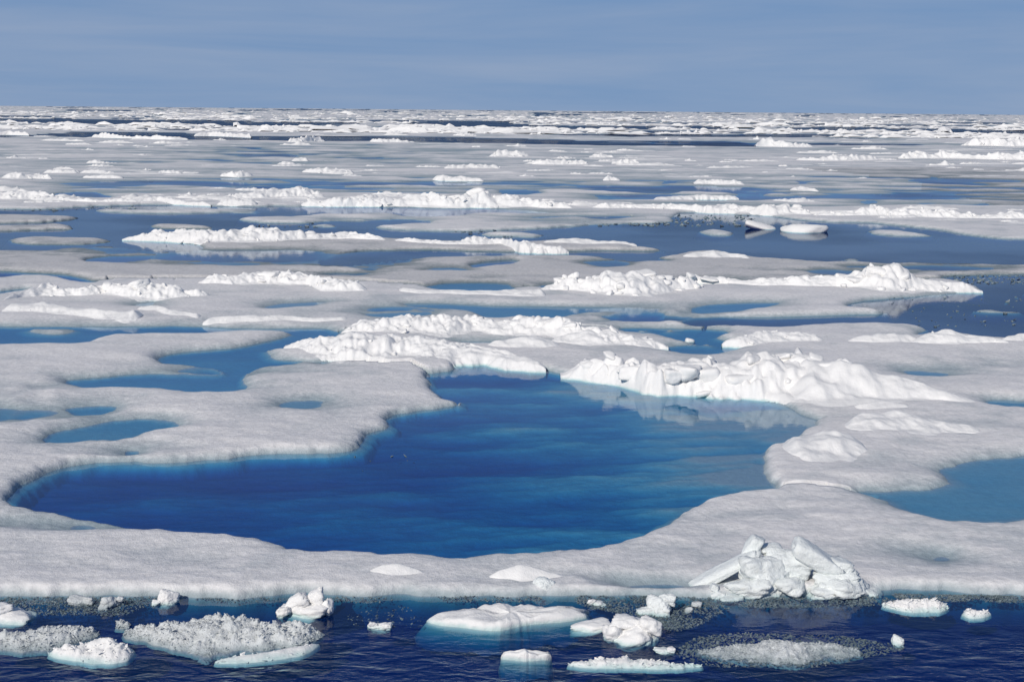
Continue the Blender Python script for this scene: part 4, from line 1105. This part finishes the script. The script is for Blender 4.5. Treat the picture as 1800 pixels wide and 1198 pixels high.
BR = np.random.RandomState(3)
def bits(n, place, size, mat, name, parent=None, **kw):
    """many splinters of ice as one mesh"""
    octa = np.array([(1, 0, 0), (-1, 0, 0), (0, 1, 0), (0, -1, 0), (0, 0, 1), (0, 0, -1)], float)
    tr_ = np.array([(0, 2, 4), (2, 1, 4), (1, 3, 4), (3, 0, 4), (2, 0, 5), (1, 2, 5), (3, 1, 5), (0, 3, 5)])
    V = []; T = []
    for i in range(n):
        c, k2 = place(i)
        if c is None: continue
        s_ = size * k2 * min(math.exp(BR.normal(0, .5)), 1.9)
        v = octa * BR.uniform(.5, 1.4, (6, 1)) * s_ * np.array([BR.uniform(.7, 1.8), BR.uniform(.7, 1.4), BR.uniform(.3, .8)])
        v = v @ np.array(Euler(BR.uniform(-.8, .8, 3)).to_matrix()).T
        T.append(tr_ + 6 * len(V)); V.append(v + c)
    me = new_mesh(name, np.concatenate(V), np.concatenate(T), mat, False)
    return link(name, me, parent, kind='stuff', **kw)

def mound(name, spec, ratio, back, seed, label, cat, mat, base, spiky, ncr, crsize, blocks=0.5, cell=0.22):
    """a drifting heap of slush and ice crystals"""
    C = []
    for (px, top, foot) in spec:
        g = ground(px, foot, 0.0); y = g[1]
        h = max(foot - top, 2) / (F / y + ratio * F * CAM_Z / y ** 2)
        C.append((g[0], y + ratio * h, h))
    C = np.array(C)
    me, V, ch = ridge_mesh(name, C, ratio, back, seed, 0.022, blocks, cell, mat=mat, base=base, spiky=spiky, smooth_part=0.2)
    I_ = np.arange(V.shape[0] * V.shape[1]).reshape(V.shape[:2])
    Q_ = np.stack([I_[:-1, :-1], I_[1:, :-1], I_[1:, 1:], I_[:-1, 1:]], -1).reshape(-1, 4)
    zf = V.reshape(-1, 3)[:, 2]
    Q_ = Q_[zf[Q_].max(1) > -0.02]
    u_, inv_ = np.unique(Q_, return_inverse=True)
    W_ = V.reshape(-1, 3)[u_].copy()
    W_[:, 2] = np.where(W_[:, 2] < -0.02, -0.07, W_[:, 2])
    bpy.data.meshes.remove(me)
    me = new_mesh(name, W_, inv_.reshape(-1, 4), mat)
    o = link(name, me, label=label, cat=cat, group='ice pieces floating in the foreground lead')
    n1_, n2_ = V.shape[:2]
    def place(i):
        a, b = BR.randint(1, n1_ - 1), BR.randint(int(n2_ * .12), int(n2_ * .8))
        v = V[a, b]
        return (None, 0) if v[2] < 0.0 else (v + (0, 0, .005), 1.0)
    if ncr: bits(ncr, place, crsize, mat, 'ice_crystals', o)
    return o
M_SLUSH = snow_material('crystal_slush', (0.70, 0.73, 0.74), (0.34, 0.41, 0.44), -0.03, 0.14, rough=0.25, mottle=0.25, fine=1.2)
mound('slush_heap', [(205,1106,1118),(240,1101,1125),(290,1095,1135),(320,1084,1140),(350,1073,1142),(380,1071,1143),(410,1082,1142),(450,1092,1140),(500,1092,1138),(540,1098,1130),(572,1107,1122)], 1.8, 1.6, 1500,
      'large heap of grey crystalline slush ice at the lower left', 'slush ice', M_SLUSH, -0.03, 0.06, 3600, 0.017)
mound('slush_heap', [(-40,1108,1140),(20,1106,1143),(60,1103,1140),(105,1093,1134),(140,1101,1128),(175,1108,1120)], 1.8, 1.6, 1600,
      'grey slush heap at the left edge of the picture', 'slush ice', M_SLUSH, -0.03, 0.05, 1800, 0.017)
mound('ice_lump', [(78,1142,1150),(100,1137,1156),(135,1128,1161),(165,1117,1163),(200,1123,1163),(230,1132,1160)], 1.4, 1.5, 1700,
      'white snowy ice lump floating in front of the large grey slush heap', 'ice lump', M_RIDGE, -0.02, 0.02, 260, 0.022)
mound('ice_slab', [(372,1158,1166),(420,1147,1166),(480,1136,1160),(530,1128,1152),(562,1126,1138)], 1.6, 1.5, 1800,
      'low tilted white slab at the right front of the large grey slush heap', 'ice slab', M_RIDGE, -0.02, 0.01, 60, 0.02, blocks=.2)
mound('slush_heap', [(200,1092,1104),(212,1090,1105),(226,1096,1106)], 1.3, 1.3, 1850, 'small grey slush clump behind the large slush heap', 'slush ice', M_SLUSH, -0.02, 0.03, 160, 0.02)
mound('slush_strip', [(992,1163,1170),(1040,1156,1173),(1090,1151,1175),(1150,1158,1176),(1200,1161,1176),(1240,1164,1172)], 1.6, 1.6, 1900,
      'narrow strip of white slush along the bottom, right of the lens-shaped pan', 'slush ice', M_RIDGE, -0.05, 0.03, 500, 0.02)
mound('slush_patch', [(1215,1138,1152),(1270,1127,1158),(1330,1120,1164),(1400,1118,1166),(1470,1122,1162),(1530,1134,1150)], 2.6, 2.4, 2000,
      'broad low patch of grey slush at the lower right', 'slush ice', M_SLUSH, -0.09, 0.03, 3200, 0.013, blocks=.35)
mound('slush_heap', [(1548,1060,1066),(1580,1051,1072),(1610,1047,1076),(1650,1052,1076),(1672,1060,1068)], 1.4, 1.4, 2100,
      'whitish slush clump floating just right of the broken slab pile', 'slush ice', M_RIDGE, -0.03, 0.035, 500, 0.022)
mound('ice_lump', [(1690,1074,1082),(1708,1066,1086),(1728,1069,1085),(1746,1072,1080)], 1.3, 1.3, 2200,
      'small white ice lump alone near the right edge', 'ice lump', M_RIDGE, -0.03, 0.02, 120, 0.018)

def lumps(name, label, cat, pieces, mat):
    """a floating piece made of one main lump and smaller ones frozen to it"""
    root = None
    for i, (px, py, w_, h_, foot, tilt) in enumerate(pieces):
        Yp = float(ground(px, foot)[1]) + 0.25 * w_ * mpp(27.0)
        if foot - (py + h_ / 2) < 6: py += 0.14 * h_; h_ *= 1.3
        if root is None:
            root = solid(name, hash_(label) + i, px, py, w_, h_, Yp, mat=mat, soft=6.0, rough=.12, res=16, tilt=tilt, label=label, cat=cat, group='ice pieces floating in the foreground lead')
            root_loc = Vector(root.location)
        else:
            o = solid('ice_knob', hash_(label) + i, px, py, w_, h_, Yp, mat=mat, soft=7.0, rough=.13, res=11, tilt=tilt)
            o.parent = root; o.location = Vector(o.location) - root_loc
    return root
def hash_(t): return sum(ord(c_) * (i + 3) for i, c_ in enumerate(t)) % 5000
lumps('ice_lump', 'jagged white ice lump against the near floe edge, above the large slush heap', 'ice lump',
      [(538,1070,100,34,1084,4),(520,1058,50,30,1080,-20),(556,1048,32,34,1078,15),(563,1036,12,20,1076,8),(575,1064,32,26,1082,20),(500,1072,30,18,1084,-10)], M_RIDGE)
lumps('ice_lump', 'small round white lump at the near floe edge, upper left of the foreground', 'ice lump', [(294,1052,42,28,1062,0),(290,1044,28,22,1060,10),(275,1058,18,10,1063,0)], M_RIDGE)
lumps('ice_lump', 'flat white wedge of ice cut by the left edge of the picture', 'ice lump', [(14,1084,110,30,1096,3),(-10,1072,70,18,1092,-4)], M_RIDGE)
lumps('ice_lump', 'greyish translucent lump between slush at the left of the near floe edge', 'ice lump', [(193,1058,34,22,1068,8),(182,1064,22,14,1070,0),(210,1052,14,10,1066,20)], M_SLUSH)
lumps('ice_lump', 'low grey lump touching the near floe edge near the left side', 'ice lump', [(140,1056,44,16,1064,0),(155,1052,20,12,1063,0)], M_SLUSH)
lumps('ice_lump', 'tiny white ice lump alone, left of the wide flat pan', 'ice lump', [(666,1101,46,16,1106,0),(656,1097,20,12,1105,0),(680,1100,18,10,1106,0)], M_RIDGE)
lumps('ice_lump', 'thick snowy ice lump at the right end of the wide flat pan', 'ice lump', [(1112,1112,108,50,1132,0),(1045,1097,84,20,1110,-8),(1100,1096,60,26,1124,0),(1145,1102,46,32,1128,10),(1080,1110,40,26,1126,-10)], M_RIDGE)
lumps('ice_lump', 'glassy grey ice lump left of the broken slab pile', 'ice lump', [(1160,1062,52,34,1080,0),(1172,1050,30,22,1076,15),(1136,1073,40,14,1081,0)], M_BLOCK)
lumps('ice_lump', 'small white lump in dark slush, left of the glassy grey lump', 'ice lump', [(1052,1059,36,11,1064,0),(1040,1057,16,9,1063,0)], M_RIDGE)
lumps('ice_chip', 'small pointed white chip at the right tip of the grey slush patch', 'ice chip', [(1578,1126,28,16,1134,24)], M_BLOCK)
lumps('ice_lump', 'small white clump in dark slush, below the glassy grey lump', 'ice lump', [(1168,1144,38,10,1150,0),(1180,1141,16,10,1149,0)], M_RIDGE)
lumps('ice_lump', 'small grey lump in dark slush beside the foot of the slab pile', 'ice lump', [(1222,1060,22,14,1067,0),(1212,1070,18,10,1075,0)], M_SLUSH)
# floating blocks in the long lead of the middle distance
solid('ice_block', 701, 1336, 400, 56, 20, float(ground(1336, 404)[1]) + 1, mat=M_RIDGE, tilt=14, soft=7, rough=.05, label='left of two white ice blocks floating in the long dark lead', cat='ice block', group='ice blocks afloat in the leads')
solid('ice_block', 702, 1412, 407, 88, 30, float(ground(1412, 410)[1]) + 1.5, mat=M_RIDGE, tilt=4, soft=7, rough=.05, label='right and larger of two white ice blocks floating in the long dark lead', cat='ice block', group='ice blocks afloat in the leads')
solid('ice_block', 703, 1212, 600, 24, 18, float(ground(1212, 604)[1]) + .5, mat=M_RIDGE, soft=5, rough=.05, label='small round white block in the blue pond behind the central ridge', cat='ice block', group='ice blocks afloat in the leads')

# dark soaked brash between the pieces
ZONES = [([(1000,1046),(1260,1046),(1300,1062),(1260,1080),(1230,1100),(1180,1112),(1150,1090),(1060,1072),(1010,1062)], 1500), ([(1270,1050),(1560,1048),(1590,1062),(1400,1068),(1290,1066)], 900),
         ([(-40,1049),(310,1048),(300,1062),(240,1068),(230,1082),(80,1080),(-40,1066)], 1100), ([(1560,1042),(1860,1048),(1860,1060),(1700,1056),(1590,1058)], 1000),
         ([(1180,1150),(1220,1118),(1300,1110),(1500,1118),(1600,1138),(1540,1152),(1440,1172),(1250,1172)], 1500), ([(330,1050),(700,1048),(690,1058),(400,1058)], 160), ([(760,1044),(960,1046),(950,1058),(780,1056)], 160),
         ([(600,1080),(720,1060),(750,1100),(640,1112)], 60)]
zp = [(outline(z_, 0, True), n_) for z_, n_ in ZONES]
spots = []
for poly, n_ in zp:
    lo, hi = poly.min(0), poly.max(0)
    n_ = int(n_ * 2.5)
    c_ = BR.uniform(lo, hi, (n_ * 6, 2))
    c_ = c_[sdf(c_, poly) < 0]
    w_ = fbm(c_[:, 0], c_[:, 1], 0.7, 3, 66)
    c_ = c_[w_ > BR.uniform(-.5, .45, len(w_))][:n_]
    spots.append(c_)
spots = np.concatenate(spots)
bits(len(spots), lambda i: (np.array([spots[i, 0], spots[i, 1], BR.uniform(-.012, .008)]), 1.0), 0.014, M_BRASH, 'brash_ice', label='dark wet brash ice scattered on the water along the near floe edge', cat='brash ice')
# flecks of slush on the water further out
fl = []
for (x0, x1, y0, y1, n_) in [(1110,1330,378,398,160),(1000,1210,388,398,160),(1560,1800,484,500,260),(1560,1800,520,575,70),(450,560,386,400,40),(800,900,404,418,40),(0,240,362,370,60),(600,720,790,830,6)]:
    for _ in range(n_):
        g = ground(BR.uniform(x0, x1), BR.uniform(y0, y1)); fl.append((g[0], g[1], g[1]))
fl = np.array(fl)
bits(len(fl), lambda i: (np.array([fl[i, 0], fl[i, 1], 0.0]), fl[i, 2] / 60.0), 0.05, M_BRASH, 'floating_ice_flecks', label='dark flecks of rotten ice strewn over the open leads', cat='ice flecks')
